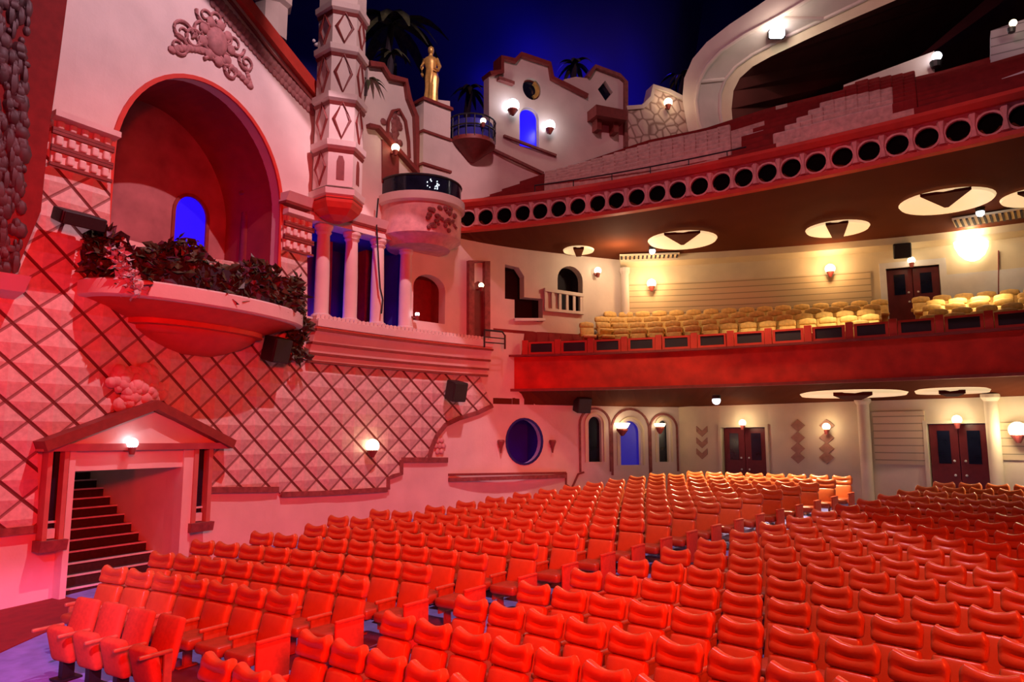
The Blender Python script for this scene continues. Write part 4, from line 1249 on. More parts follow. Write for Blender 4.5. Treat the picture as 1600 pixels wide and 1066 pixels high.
# ================================================================== UPPER BALCONY
ZU1 = W.hit(706, 326)[1]
uf_px = [(706, 326), (800, 317), (900, 304), (1000, 288), (1100, 269), (1200, 248), (1300, 226), (1400, 203), (1500, 179), (1600, 153)]
uA = [at_z(x, y, ZU1) for x, y in uf_px]
UF = smooth_path(uf_px, ZU1, 3, (uA[0].x - .15, uA[-1].x + 3.2))
ZU0 = UF.hit(1100, 308)[1]
UB = thing('upper_balcony', 'upper balcony with pink front pierced by a row of round portholes', 'balcony', UF.P(UF.L / 2, 0, ZU0))
port = [(731, 336), (759, 333), (788, 330), (817, 325), (844, 323), (873, 319), (903, 316), (934, 312), (963, 308), (995, 303), (1027, 297), (1059, 292), (1093, 287), (1127, 280), (1162, 273), (1199, 267), (1236, 259),
        (1275, 250), (1316, 242), (1358, 233), (1402, 223), (1448, 214), (1497, 203), (1547, 191), (1597, 180)]
sa = [UF.hit(*p) for p in port]
zc = sum(z for _, z in sa) / len(sa)
pr_ = .35 * (ZU1 - ZU0)
holes = [ell(UF.hit(*p)[0], (ZU0 + ZU1) / 2 - .03, pr_, pr_, 20) for p in port]
MB().plate([(0, ZU0), (UF.L, ZU0), (UF.L, ZU1), (0, ZU1)], -.25, 0, holes, seg=.35).build('fascia', M['pink'], UB, path=UF)
mb = MB(); mb.sweep(0, UF.L, [(-.3, ZU1), (.12, ZU1 - .02), (.22, ZU1 + .10), (.1, ZU1 + .24), (-.3, ZU1 + .26)], .4); mb.build('rim', M['redpaint'], UB, path=UF)
MB().sweep(0, UF.L, [(-.1, ZU0 - .1), (.09, ZU0 - .08), (.09, ZU0 + .03), (-.1, ZU0 + .05)], .4).build('lower_moulding', M['redpaint'], UB, path=UF)
for h_ in holes:
    cx = sum(p[0] for p in h_) / len(h_); cz = sum(p[1] for p in h_) / len(h_)
    r = MB().strip(ell(cx, cz, pr_ * 1.10, pr_ * 1.10, 20), pr_ * .2, -.02, .035, True).build('porthole', M['pink'], UB, path=UF)
    MB().plate(ell(cx, cz, pr_ * 1.0, pr_ * 1.0, 20), -.09, -.05).build('porthole_dark_disc', M['void'], r, path=UF)  # black disc stands in for the dark depth of the hole
for ha, hb in zip(holes, holes[1:]):
    sm = (sum(p[0] for p in ha) + sum(p[0] for p in hb)) / 40; mb = MB()
    mb.tube([(sm, .0, ZU0 + .1), (sm, .03, (ZU0 + ZU1) / 2), (sm, .0, ZU1 - .1)], .06, 6, radii=[.11, .045, .11])
    mb.build('relief_boss', M['pink'], UB, path=UF, smooth=True)
US = Path([(p.x, p.y) for p in [W.P(W.hit(712, 400)[0] + (W.hit(970, 420)[0] - W.hit(712, 400)[0]) * i / 8, 0, 0) for i in range(9)] + [MK.P(MK.L * i / 12, 0, 0) for i in range(1, 13)]])
ruled(MB(), UF, ZU0 - .05, US, mzt + .15, 60, .3, -.05, .0).build('soffit', M['soffit'], UB)


# raked terraces behind the rim
def topline(px):
    T = [(706, 312), (747, 300), (840, 272), (919, 250), (1012, 221), (1100, 205), (1200, 176), (1319, 150), (1400, 138), (1475, 122), (1600, 88), (1800, 40), (2000, -10)]
    for (x0, y0), (x1, y1) in zip(T, T[1:]):
        if x0 <= px <= x1: return y0 + (y1 - y0) * (px - x0) / (x1 - x0)
    return T[-1][1] if px > 1000 else T[0][1]


NR = 9; NC = 60
cols_ = []
for i in range(NC + 1):
    px = 708 + (1790 - 708) * i / NC
    s_, z_ = UF.hit(px, topline(px) + 60, -.3); f = UF.P(s_, -.3, ZU1 + .02); r = ray(px, topline(px) + 7)
    ex = min(8.5, .4 + 8. * max(0, i / NC * 1.9) ** .8)
    d = f.y + ex * .9; q = at_d(px, topline(px) + 7, d); cols_.append((f, q))


def terr(i, t):
    f, q = cols_[i]; return f.lerp(q, t)


mr = MB(); mt = MB()
prevrow = None
for j in range(NR):
    t0, t1 = j / NR, (j + 1) / NR
    a = []; b = []; c = []
    for i in range(NC + 1):
        p0, p1 = terr(i, t0), terr(i, t1)
        a.append(p0); b.append(Vector((p0.x, p0.y, p1.z))); c.append(p1)
    for i in range(NC):
        px = 708 + (1790 - 708) * (i + .5) / NC
        tgt = mt if (px < 850 or (px < 1210 and j >= 6) or (1130 + 12 * j < px < 1215 + 16 * j) or px > 1430) else mr
        tgt.face(tgt.verts([a[i], a[i + 1], b[i + 1], b[i]]))
    vb2, vc = mt.verts(b), mt.verts(c)
    for i in range(NC): mt.face([vb2[i], vb2[i + 1], vc[i + 1], vc[i]])
mr.build('terrace_riser', M['beige'], UB, weld=True); mt.build('terrace_tread', M['redcarpet'], UB, weld=True)
# seats of the upper balcony: too small to count in the photograph
mb = MB(); mb2 = MB()
for j in range(NR):
    for i in range(NC):
        px = 708 + (1790 - 708) * (i + .5) / NC
        if px < 860 or (px < 1210 and j >= 6) or (1135 < px < 1215 + 16 * j) or px > 1430: continue
        tgt = mb if (px < 1150 or px < 1400 and j < 5) else mb2
        p0 = (terr(i, (j + .35) / NR) + terr(i + 1, (j + .35) / NR)) / 2; p1 = terr(i, (j + 1) / NR)
        u = (cols_[i + 1][0] - cols_[i][0]); n_ = max(1, int(u.length / .55)); yaw = math.atan2(u.y, u.x)
        for q in range(n_):
            c = terr(i, (j + .45) / NR).lerp(terr(i + 1, (j + .45) / NR), (q + .5) / n_); c.z = p1.z
            tgt.pad(c + Vector((0, 0, .25)), (.46, .14, .36), .05, 1, rot=Matrix.Rotation(yaw, 3, 'Z'))
            tgt.box(c + Vector((0, 0, .05)), (.4, .2, .14), Matrix.Rotation(yaw, 3, 'Z'))
tag(mb.build('balcony_seating', M['beige']), 'rows of pale seats on the raked upper balcony', 'seats', kind='stuff')
tag(mb2.build('balcony_seating', M['redcarpet']), 'rows of dark red seats at the right of the upper balcony', 'seats', kind='stuff')
# thin safety rail on the rim
pts = [UF.P(UF.hit(x, y)[0], -.35, ZU1 + .62) for x, y in [(830 + i * 30, 290 - i * 6) for i in range(12)]]
rl = thing('safety_rail', 'thin dark safety rail along the left part of the upper balcony rim', 'railing', UF.P(UF.hit(1000, 250)[0], -.35, ZU1 + .2))
MB().tube(pts, .022, 6).build('top_rail', M['iron'], rl)
for p in pts[::2]: MB().tube([p, p - Vector((0, 0, .4))], .018, 5).build('post', M['iron'], rl)
# white parapet ledges
for (x0, y0, x1, y1, dd_), lab in (((1172, 213, 1197, 206, 22.), 'short white ledge on the upper balcony nearer the left'), ((1228, 199, 1286, 185, 21.5), 'long white ledge on the upper balcony terraces'), ((1565, 128, 1620, 108, 17.), 'white ledge at the right edge of the upper balcony')):
    a = at_d(x0, y0, dd_ + .4); b = at_d(x1, y1, dd_)
    u = (b - a); mb = MB(); nrm = Vector((-u.y, u.x, 0)).normalized() * .2
    mb.loft([[p + nrm, p - nrm, p - nrm - Vector((0, 0, .12)), p + nrm - Vector((0, 0, .12))] for p in (a, b)])
    tag(mb.build('parapet_ledge', M['white']), lab, 'ledge', 'white ledges on the upper balcony')

# ================================================================== GREAT REAR ARCH, top right
aP = W.P(W.hit(1066, 170)[0], .25, 0)
AR = Path([(aP.x, aP.y), (aP.x + 4.2, aP.y - 3.0), (aP.x + 8.4, aP.y - 6.6), (aP.x + 14, aP.y - 12.)])


def AL(pxs, off): return [AR.hit(x, y, off) for x, y in pxs]


outer = [(1085, 235), (1074, 200), (1066, 155), (1069, 122), (1082, 92), (1104, 66), (1140, 38), (1185, 8), (1225, -20), (1300, -75), (1420, -160), (1640, -320)]
inn = [(1146, 205), (1143, 170), (1146, 142), (1156, 122), (1176, 104), (1205, 88), (1260, 62), (1330, 30), (1400, 0), (1480, -38), (1580, -90), (1760, -190)]
m1 = [(1104, 225), (1092, 190), (1088, 158), (1092, 128), (1104, 104), (1126, 80), (1165, 54), (1215, 28), (1262, 0), (1340, -45), (1450, -120), (1660, -260)]
garch = thing('rear_arch', 'great moulded plaster arch framing the dark rear of the upper balcony', 'arch', AR.P(0, 0, AR.hit(1085, 235)[1]))


def bandstrip(A, oA, B, oB, m, name, thick=.25):
    mb = MB(); rings = []
    PA = AL(A, oA); PB = AL(B, oB)
    for (s0, z0), (s1, z1) in zip(PA, PB):
        p = AR.P(s0, oA, z0); q = AR.P(s1, oB, z1); bk = Vector((.1, .25, .15))
        rings.append([p, q, q + bk, p + bk])
    mb.loft(rings); return mb.build(name, m, garch, smooth=True)


m0 = [((a[0] * .75 + b[0] * .25), (a[1] * .75 + b[1] * .25)) for a, b in zip(outer, m1)]
m2 = [((a[0] * .35 + b[0] * .65), (a[1] * .35 + b[1] * .65)) for a, b in zip(m1, inn)]
bandstrip(outer, .0, m1, -.1, M['plaster'], 'outer_band')
bandstrip(m1, -.1, m2, -1.2, M['plaster'], 'coved_soffit')
bandstrip(m2, -1.2, inn, -1.35, M['cream'], 'inner_band')
mb = MB(); PA = AL(m1, -.08); rings = [AR.P(s, -.08, z) for s, z in PA]; mb.tube(rings, .09, 8)
PB = AL(m2, -1.2); mb.tube([AR.P(s, -1.15, z) for s, z in PB], .08, 8); mb.build('roll_moulding', M['plaster'], garch, smooth=True)
# transverse ribs across the cove
mb = MB()
for k in (3, 7): 
    a = AR.P(PA[k][0], -.1, PA[k][1]); b = AR.P(PB[k][0], -1.2, PB[k][1]); mb.tube([a, b], .09, 8)
mb.build('transverse_rib', M['plaster'], garch)
# lamp on the cove
p = AR.P(*[AR.hit(1214, 52, -.45)[0], -.45, AR.hit(1214, 52, -.45)[1]])
fl_ = thing('floodlight', 'bright white floodlight on the soffit of the great rear arch', 'lamp', p)
MB().pad((0, 0, 0), (.55, .3, .32), .08, 2).build('lens', M['cold'], fl_, local=True, smooth=True)
MB().pad((.05, .2, .1), (.62, .2, .42), .05, 1).build('housing', M['iron'], fl_, local=True)
point(p + Vector((-.3, -.7, -.2)), (1, .85, .7), 70, .2)
# dark rear room behind the arch
rp = [AR.P(.7, -1.4, 0), AR.P(3.2, -12, 0), AR.P(9, -14, 0), AR.P(20, -14, 0), AR.P(24, -2, 0)]
mb = MB(); zlo = 9.; zr_ = AL(inn, -1.35)[2][1]
hts = [zr_ - 1.2, 20.5, 28, 38, 42]
for i in range(4):
    a, b = rp[i], rp[i + 1]
    v = mb.verts([Vector((a.x, a.y, zlo)), Vector((b.x, b.y, zlo)), Vector((b.x, b.y, hts[i + 1])), Vector((a.x, a.y, hts[i]))]); mb.face(v)
tag(mb.build('wall_rear', M['maroon']), kind='structure')
# roof over the rear room, hung from the arch
PI_ = AL(inn, -1.35)
mb = MB(); rings = []
for i, (s_, z_) in enumerate(PI_):
    p = AR.P(s_, -1.35, z_); q = AR.P(3.3 + i * 1.2, -12.5, 19.5 + .9 * i); rings.append([p, q])
mb.loft(rings, False, False)
tag(mb.build('ceiling_rear', M['maroon']), kind='structure')
# projection booth wall with pale sloping parapet
a = at_d(1318, 152, 25.5); b = at_d(1460, 122, 24.5); c = at_d(1460, 80, 24.5); d = at_d(1318, 133, 25.5)
mb = MB(); bkv = Vector((.3, .5, 0)); mb.loft([[a, b, c, d], [p + bkv for p in (a, b, c, d)]])
tag(mb.build('sloping_parapet', M['plaster']), 'pale sloping parapet wall at the back of the upper balcony', 'parapet')
p = at_d(1464, 88, 24.2)
t = thing('wall_sconce', 'bright lamp at the top end of the pale sloping parapet', 'lamp', p, 'wall lamps')
MB().ball((0, 0, 0), .16, 12, 8).build('globe', M['cold'], t, local=True, smooth=True); MB().lathe((0, .1, -.35), [(.16, 0), (.2, .2), (.12, .26)], 10).build('mount', M['iron'], t, local=True)
point(p + Vector((-.3, -.8, .3)), (1, .8, .7), 26)
a = at_d(1548, 100, 22); b = at_d(1660, 78, 21); c = at_d(1660, 10, 21); d = at_d(1548, 48, 22)
M['trellis'] = wave_material('trellis_paper', (.5, .44, .5), 3.5, .45)
mb = MB(); mb.loft([[a, b, c, d], [p + bkv for p in (a, b, c, d)]])
tag(mb.build('patterned_panel', M['trellis']), 'pale patterned panel at the right edge behind the upper balcony', 'panel')
p = at_d(1583, 36, 21.2)
t = thing('wall_sconce', 'warm lamp above the pale patterned panel at the right edge', 'lamp', p, 'wall lamps')
MB().ball((0, 0, 0), .11, 12, 8).build('globe', M['globe'], t, local=True, smooth=True); MB().lathe((0, .1, -.25), [(.1, 0), (.12, .14), (.08, .18)], 10).build('mount', M['iron'], t, local=True)
point(p + Vector((-.2, -.5, -.2)), (1, .8, .6), 10)

# ------------------------------------------------------------------ soffit lights
def soffit_z(A, za, B, zb_, p):
    """height of the ruled soffit under plan point p, by nearest parameter"""
    best = None
    for i in range(81):
        t = i / 80; a = A.P(A.L * t, 0, za); b = B.P(B.L * t, 0, zb_)
        ab = Vector((b.x - a.x, b.y - a.y)); u = max(0, min(1, (Vector((p.x - a.x, p.y - a.y))).dot(ab) / ab.length_squared))
        q = Vector((a.x + ab.x * u, a.y + ab.y * u)); dd_ = (q - Vector((p.x, p.y))).length
        if best is None or dd_ < best[0]: best = (dd_, za + (zb_ - za) * u)
    return best[1]


def on_soffit(px, py, A, za, B, zb_):
    z = (za + zb_) / 2
    for _ in range(12): p = at_z(px, py, z); z = soffit_z(A, za, B, zb_, p)
    return at_z(px, py, z)


def oval_light(px, py, r, A, za, B, zb_, label, group, ap=.25, sl=-.02):
    """round lit recess with a brown wedge baffle across it"""
    p = on_soffit(px, py, A, za, B, zb_)
    t = thing('ceiling_cove_light', label, 'ceiling light', p - Vector((0, 0, .12)), group)
    MB().lathe((0, 0, .0), [(r * .9, .09), (r, .06), (r * .96, .0), (r * .9, .02)], 32).build('dish', M['warmdish'], t, local=True, smooth=True)
    f = Vector((p.x, p.y, 0)).normalized(); g = Vector((f.y, -f.x, 0)); e = .5 if ap < .8 else .34
    wd = .04 if ap < .8 else .16
    pl = [g * (-e * r) - f * r * .96, g * (e * r) - f * r * .96, g * (wd * r) + f * ap * r, g * (-wd * r) + f * ap * r]
    mb = MB(); mb.loft([[q + Vector((0, 0, h)) for q in pl] for h in (-.05, .03)]); mb.build('baffle', M['soffit'], t, local=True)


args = (UF, ZU0 - .05, US, mzt + .15)
for px, py, r, lab in ((904, 388, .55, 'small lit cove light in the gallery ceiling nearest the left wall'), (1066, 372, 1.15, 'large lit cove light in the gallery ceiling left of centre'),
                       (1308, 354, .95, 'middle lit cove light in the gallery ceiling'), (1478, 311, 1.2, 'largest lit cove light in the gallery ceiling'), (1622, 303, .9, 'lit cove light cut by the right edge of the gallery ceiling')):
    oval_light(px, py, r, *args, lab, 'cove lights in the gallery ceiling', 1.0 if px in (904, 1308) else .25)
args2 = (MF, zfb, G2, 4.42)
for px, py, r, lab in ((1173, 618, .75, 'lit cove light in the stalls ceiling left of centre'), (1332, 611, 1.2, 'wide lit cove light in the stalls ceiling'), (1487, 606, .75, 'lit cove light in the stalls ceiling towards the right')):
    oval_light(px, py, r, *args2, lab, 'cove lights in the stalls ceiling', 1.)


def spot_obj(px, py, A, za, B, zb_, label, power, r=.11):
    p = on_soffit(px, py - 3, A, za, B, zb_)
    t = thing('ceiling_spotlight', label, 'ceiling light', p - Vector((0, 0, .15)), 'cold spotlights under the balconies')
    MB().ball((0, 0, 0), r, 12, 8).build('bulb', M['cold'], t, local=True, smooth=True)
    MB().lathe((0, 0, .04), [(r * 1.1, 0), (r * 1.1, .09), (r * .6, .11)], 12).build('housing', M['iron'], t, local=True)
    point(p - Vector((0, 0, .5)), (.85, .9, 1.), power, .1)


spot_obj(1019, 389, *args, 'cold white spotlight in the gallery ceiling beside the louvred vent', 5)
spot_obj(1531, 328, *args, 'cold white spotlight in the gallery ceiling at the right', 5)
spot_obj(1119, 620, *args2, 'cold white spotlight in the stalls ceiling', 4)


def vent(px0, px1, py0, py1, A, za, B, zb_, label, dpt=.5):
    a = on_soffit(px0, py0, A, za, B, zb_); b = on_soffit(px1, py1, A, za, B, zb_)
    u = b - a; L_ = u.length; mb = MB(); nrm = Vector((-u.y, u.x, 0)).normalized() * dpt
    t = thing('louvred_vent', label, 'vent', (a + b) / 2 - Vector((0, 0, .12)), 'vents in the balcony soffits')
    mb.loft([[p + nrm - Vector((0, 0, .04)), p - nrm - Vector((0, 0, .04)), p - nrm - Vector((0, 0, .10)), p + nrm - Vector((0, 0, .10))] for p in (a, b)]); mb.build('frame', M['cream'], t)
    mb = MB(); n = int(L_ / .15)
    for i in range(n):
        c = a.lerp(b, (i + .5) / n) - Vector((0, 0, .11)); mb.box(c, (.06, dpt * 1.8, .06), Matrix.Rotation(math.atan2(u.y, u.x), 3, 'Z'))
    mb.build('slats', M['dark'], t)


vent(968, 1060, 401, 398, *args, 'louvred vent strip in the gallery ceiling near the left')
vent(1490, 1640, 345, 322, *args, 'louvred vent strip in the gallery ceiling at the right')
vent(978, 1105, 628, 629, *args2, 'dark louvred vent strip in the stalls ceiling', .3)

# ================================================================== NIGHT SKY DOME
plan = [W.P(SL - 6 + (W.L + 6 - SL) * i / 30, -5.5, 0) for i in range(31)]
plan += [Vector(v) for v in ((8, 36, 0), (11, 44, 0), (20, 49, 0), (34, 46, 0), (48, 36, 0), (54, 20, 0), (52, 0, 0), (40, -16, 0), (20, -22, 0), (0, -22, 0), (-14, -16, 0), (-22, -4, 0))]
mb = MB(); rings = []
for z, k in ((-2, 1.), (8, 1.), (14, 1.), (19, .99), (23, .955), (26, .90), (28.5, .80), (30.5, .62), (31.5, .35), (31.8, .05)):
    rings.append([Vector((10 + (p.x - 10) * k, 10 + (p.y - 10) * k, z)) for p in plan])
mb.loft(rings, True, False)
tag(mb.build('ceiling', M['sky'], smooth=True), kind='structure')

# ================================================================== SEATS
ORD = 'first second third fourth fifth sixth seventh eighth ninth tenth eleventh twelfth thirteenth fourteenth fifteenth sixteenth seventeenth eighteenth nineteenth twentieth'.split()
ORD += ['twenty-' + o for o in ORD[:9]]


def head_fn(w, h):
    def f(p):
        u = p.x / (w / 2); k = (p.z / h + .5)
        dz = (.040 * math.exp(-((abs(u) - .70) / .26) ** 2) - .018 - .05 * max(0, abs(u) - .8)) * k * 1.5
        crease = -.034 * math.exp(-((p.z / h + .02) / .12) ** 2) * (1 if p.y < 0 else 0) * (1 - u * u * .8)
        return (p.x * (1 + .03 * k), p.y - crease + (.015 * abs(u) ** 3 * -1 if p.y < 0 else 0), p.z + dz)
    return f


def back_fn(w, h):
    def f(p):
        u = p.x / (w / 2); v = p.z / (h / 2)
        g = .02 * max(0, 1 - u * u) * max(0, 1 - v * v) if p.y < 0 else 0
        return (p.x * (1 - .03 * v), p.y - g, p.z)
    return f


TILT = Matrix.Rotation(math.radians(-14), 3, 'X')
seat_parts = {}


def seat_meshes(low=False):
    n = 2 if low else 4
    a = MB().pad((0, -.02, .965), (.53, .13, .25), .055, n, head_fn(.53, .25), TILT)
    b = MB().pad((0, -.115, .60), (.53, .13, .50), .05, n, back_fn(.53, .50), TILT)
    c = MB().pad((0, -.44, .43), (.50, .50, .15), .06, n)
    d = MB().pad((-.30, -.36, .60), (.055, .44, .06), .025, 1); d.box((-.30, -.34, .40), (.03, .34, .36)); 
    d.box((-.30, -.3, .12), (.05, .12, .24)); d.box((-.30, -.3, .012), (.07, .3, .024))
    return a, b, c, d


protos = []
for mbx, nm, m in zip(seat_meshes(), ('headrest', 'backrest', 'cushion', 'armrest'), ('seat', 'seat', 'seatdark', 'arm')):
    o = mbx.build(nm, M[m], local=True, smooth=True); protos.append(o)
e = MB().pad((.30, -.36, .34), (.05, .5, .62), .02, 1); e.pad((.30, -.36, .64), (.065, .5, .05), .02, 1)
proto_end = e.build('end_panel', M['fabric'], local=True, smooth=True)
e = MB().pad((-.30, -.36, .34), (.05, .5, .62), .02, 1); e.pad((-.30, -.36, .64), (.065, .5, .05), .02, 1)
proto_end2 = e.build('end_panel', M['fabric'], local=True, smooth=True)

seats = []      # (depth, pos, bearing, label, side_end)
ROWR = lambda k: 28.32 + 1.035 * (k - 2) if k <= 8 else 34.53 + .91 * (k - 8)
ROWQ = lambda k: 27.42 + .965 * (k - 1)
starts = {2: 26.7, 3: 26.3, 4: 26.7, 5: 27.5, 6: 27.4, 7: 27.4, 8: 28.2, 9: 29.0, 10: 29.8}
for k, px in ((11, 787), (12, 826), (13, 862), (14, 894), (15, 931), (16, 962), (17, 994), (18, 1026), (19, 1077), (20, 1102)):
    starts[k] = bearing_at(px, ROWR(k), 755)
PITCHM = .625


def lend(R): return 34.6 + .45 * (R - 28.3) if R < 32.5 else 36.5 + .256 * (R - 32.5)
def rstart(R): return 38.3 + .50 * (R - 27.4) if R < 30 else 39.6 + .33 * (R - 30) if R < 33.5 else 40.75 + .22 * (R - 33.5)


nrow = {}
for k in range(2, 20):
    R = ROWR(k); e1 = lend(R); dA = math.degrees(PITCHM / R); n = int((e1 - starts[k]) / dA + .6) + 1
    for j in range(max(n, 1)):
        b = e1 - j * dA; p = polar(b, R)
        seats.append([p.y, Vector((p.x, p.y, floor_z(R))), b, 'L', k, j, j == 0])
for k in range(-3, 19):
    R = ROWQ(k); b0 = rstart(R); dA = math.degrees(.57 / R)
    for j in range(0, 34):
        b = b0 + j * dA; p = polar(b, R); z = floor_z(R) + 1.05
        if p.y < 2.5: break
        t = p.y * cp_ + (z - EYE) * sp_; px = 800 + FPX * p.x / t; py = 533 - FPX * ((z - EYE) * cp_ - p.y * sp_) / t
        if px > 1760: break
        if py > 1100 or px < 300: continue
        seats.append([p.y if px < 1640 else 99, Vector((p.x, p.y, floor_z(R))), b, 'R', k, j, j == 0])
seats.sort(key=lambda q: q[0])
firstR = min(q[4] for q in seats if q[3] == 'R')
rest = []
for idx, (d, p, b, side, k, j, isend) in enumerate(seats):
    if idx >= 300: rest.append((p, b, 1. if side == 'L' else .92)); continue
    if side == 'L':
        lab = 'red padded seat, left block, %s row with headrests, %s from the aisle' % (ORD[k - 2], ORD[j])
    else:
        lab = 'red padded seat, right block, %s row from front, %s right of the aisle' % (ORD[k - firstR], ORD[j])
    t = thing('theatre_chair', lab, 'seat', p, 'red seats of the stalls'); t.rotation_euler = (0, 0, -math.radians(b)); t.scale = (1 if side == 'L' else .92, 1, 1)
    for q in protos + ([proto_end if side == 'L' else proto_end2] if isend else []):
        c = q.copy(); COL.objects.link(c); c.parent = t
for q in protos + [proto_end, proto_end2]: bpy.data.objects.remove(q)


def merge_stuff(name, mbs, places, mats, label, cat):
    """many far seats as one mesh"""
    V_, F_, MI = [], [], []
    srcs = []
    for mbx in mbs:
        bmesh.ops.recalc_face_normals(mbx.bm, faces=mbx.bm.faces[:]); mbx.bm.verts.index_update()
        srcs.append(([v.co.copy() for v in mbx.bm.verts], [[v.index for v in f.verts] for f in mbx.bm.faces])); mbx.bm.free()
    for p, b, sx in places:
        Rm = Matrix.Rotation(-math.radians(b), 3, 'Z') @ Matrix.Diagonal((sx, 1, 1))
        for mi, (vs, fs) in enumerate(srcs):
            o = len(V_); V_ += [Rm @ v + p for v in vs]; F_ += [[i + o for i in f] for f in fs]; MI += [mi] * len(fs)
    me = bpy.data.meshes.new(name); me.from_pydata(V_, [], F_)
    for m in mats: me.materials.append(M[m])
    me.polygons.foreach_set('material_index', MI); me.polygons.foreach_set('use_smooth', [True] * len(F_)); me.update()
    o = bpy.data.objects.new(name, me); COL.objects.link(o)
    return tag(o, label, cat, kind='stuff')


if rest:
    merge_stuff('far_seating', seat_meshes(True), rest, ('seat', 'seat', 'seatdark', 'arm'), 'far rows of padded seats at the back of the stalls', 'seats')
print('SEATS', len(seats), 'rest', len(rest))

# four low tip-up chairs in front of the left block
for i, x in enumerate((139, 181, 225, 272)):
    R = 27.28; b = bearing_at(x, R, 960); p = polar(b, R)
    lab = ['low red tip-up chair nearest the left wall in the front row', 'second low red tip-up chair from the left wall', 'third low red tip-up chair from the left wall', 'low red tip-up chair at the inner end of the four'][i]
    t = thing('tip_up_chair', lab, 'seat', Vector((p.x, p.y, floor_z(R))), 'low tip-up chairs in the front row'); t.rotation_euler = (0, 0, -math.radians(b))
    MB().pad((0, -.08, .68), (.50, .10, .62), .045, 3, back_fn(.50, .62), TILT).build('backrest', M['fabric'], t, local=True, smooth=True)
    MB().pad((0, -.33, .46), (.46, .16, .48), .07, 3, None, Matrix.Rotation(math.radians(14), 3, 'X')).build('cushion', M['fabric'], t, local=True, smooth=True)
    for sx in (-.27, .27) if i == 3 else (-.27,):
        a = MB().pad((sx, -.38, .64), (.055, .42, .05), .022, 2); a.box((sx, -.22, .45), (.03, .1, .36)); a.build('armrest', M['arm'], t, local=True, smooth=True)
    MB().box((0, -.25, .13), (.09, .16, .26)).box((0, -.25, .012), (.24, .3, .024)).box((0, -.2, .27), (.5, .06, .06)).build('pedestal', M['black'], t, local=True)

# gallery seats
def gallery_proto():
    mb = MB().pad((0, -.09, .64), (.50, .10, .36), .045, 2, None, TILT)
    mb.pad((0, .0, .93), (.53, .12, .24), .055, 2, lambda p: (p.x, p.y, p.z - .06 * (p.x / .26) ** 2 * (p.z > 0)), TILT)
    mb.pad((0, -.36, .45), (.48, .44, .12), .05, 2); mb.box((-.28, -.25, .56), (.05, .4, .06)); mb.box((0, -.28, .2), (.4, .2, .4))
    return mb


gp = gallery_proto().build('gallery_chair', M['gallery'], local=True, smooth=True)
first = True; ng = 0
NROW = 5
for r in range(NROW):
    f = .22 + .70 * r / (NROW - 1)
    zrow = (ZA - .62) + (mzb - ZA + .62) * f
    # walk along the row
    def rp_(t): a = MF.P(MF.L * t, -.1, 0); b_ = M2.P(M2.L * t, 0, 0); return a.lerp(b_, f)
    acc = 0; prev = rp_(0); idx_ = {'left': 0, 'right': 0}
    for i in range(1, 1200):
        cur = rp_(i / 1200 * .94); acc += (cur - prev).length; dv = cur - prev; prev = cur
        if acc < .6: continue
        acc = 0
        z = zrow + .9; t = cur.y * cp_ + (z - EYE) * sp_; px = 800 + FPX * cur.x / t
        lo = 860 + r * 22
        tt = i / 1200 * .94
        if (MF.P(MF.L * tt, 0, 0) - M2.P(M2.L * tt, 0, 0)).length * f < .95: continue
        if px < lo or px > 1640 or 1378 < px < 1412 + 8 * (NROW - r): continue
        side = 'left' if px < 1380 else 'right'; j = idx_[side]; idx_[side] += 1
        if first: o = gp; first = False
        else: o = gp.copy(); COL.objects.link(o)
        o.location = (cur.x, cur.y, zrow); o.rotation_euler = (0, 0, math.atan2(dv.y, dv.x))
        tag(o, 'tan velvet gallery seat, %s row behind the rail, %s %s' % (ORD[r], ORD[j] if j < len(ORD) else 'last', 'from the left end' if side == 'left' else 'right of the gallery doors'), 'seat', 'tan seats in the gallery')
        ng += 1
print('GALLERY', ng)

# ================================================================== LIGHT
def area(loc, tgt, col, power, sx, sy, name='stage_wash', spread=PI):
    l = bpy.data.lights.new(name, 'AREA'); l.shape = 'RECTANGLE'; l.size = sx; l.size_y = sy; l.color = col; l.energy = power; l.spread = spread
    o = bpy.data.objects.new(name, l); COL.objects.link(o); o.location = loc
    o.rotation_euler = (Vector(tgt) - Vector(loc)).to_track_quat('-Z', 'Y').to_euler(); return o


def spot(loc, tgt, col, power, ang, blend=.15, r=.1, name='spotlight'):
    l = bpy.data.lights.new(name, 'SPOT'); l.color = col; l.energy = power; l.spot_size = math.radians(ang); l.spot_blend = blend; l.shadow_soft_size = r
    o = bpy.data.objects.new(name, l); COL.objects.link(o); o.location = loc
    o.rotation_euler = (Vector(tgt) - Vector(loc)).to_track_quat('-Z', 'Y').to_euler(); return o


RED = (1., .012, .006)
spot((3.0, -4, 6.5), (-5.6, 16.5, 2.6), RED, 15000, 52, .65, 1.0, 'red_stage_spot')
spot((7, -2, 9.5), (3.3, 7.8, .5), (1., .055, .008), 8600, 68, .8, 1.2, 'red_stage_spot')
for px_ in (850, 960, 1090, 1280, 1490):  # added narrow spots to redden the gallery front
    f_ = at_z(px_, 560, 4.3 if px_ > 900 else 3.5); spot((4, -3, 2.6), tuple(f_), RED, 3400, 10.5, .6, .3, 'red_fill_spot')
for px_ in (820, 1010, 1200, 1420):  # added narrow spots to redden the upper balcony front
    f_ = UF.P(UF.hit(px_, 300)[0], 0, 10.6); spot((4, -3, 2.6), tuple(f_), RED, 2600, 11, .6, .3, 'red_fill_spot')
f_ = W.P(H(840, 660)[0], 0, 3.5); spot((3, -3, 2.6), tuple(f_), RED, 5200, 11, .7, .3, 'red_fill_spot')  # added spot to redden the wall under the gallery
spot((-6.5, -1, 2.6), tuple(W.P((d_s0 + d_s1) / 2, -1, 1.6)), RED, 1500, 15, .5, .2, 'red_stage_spot')
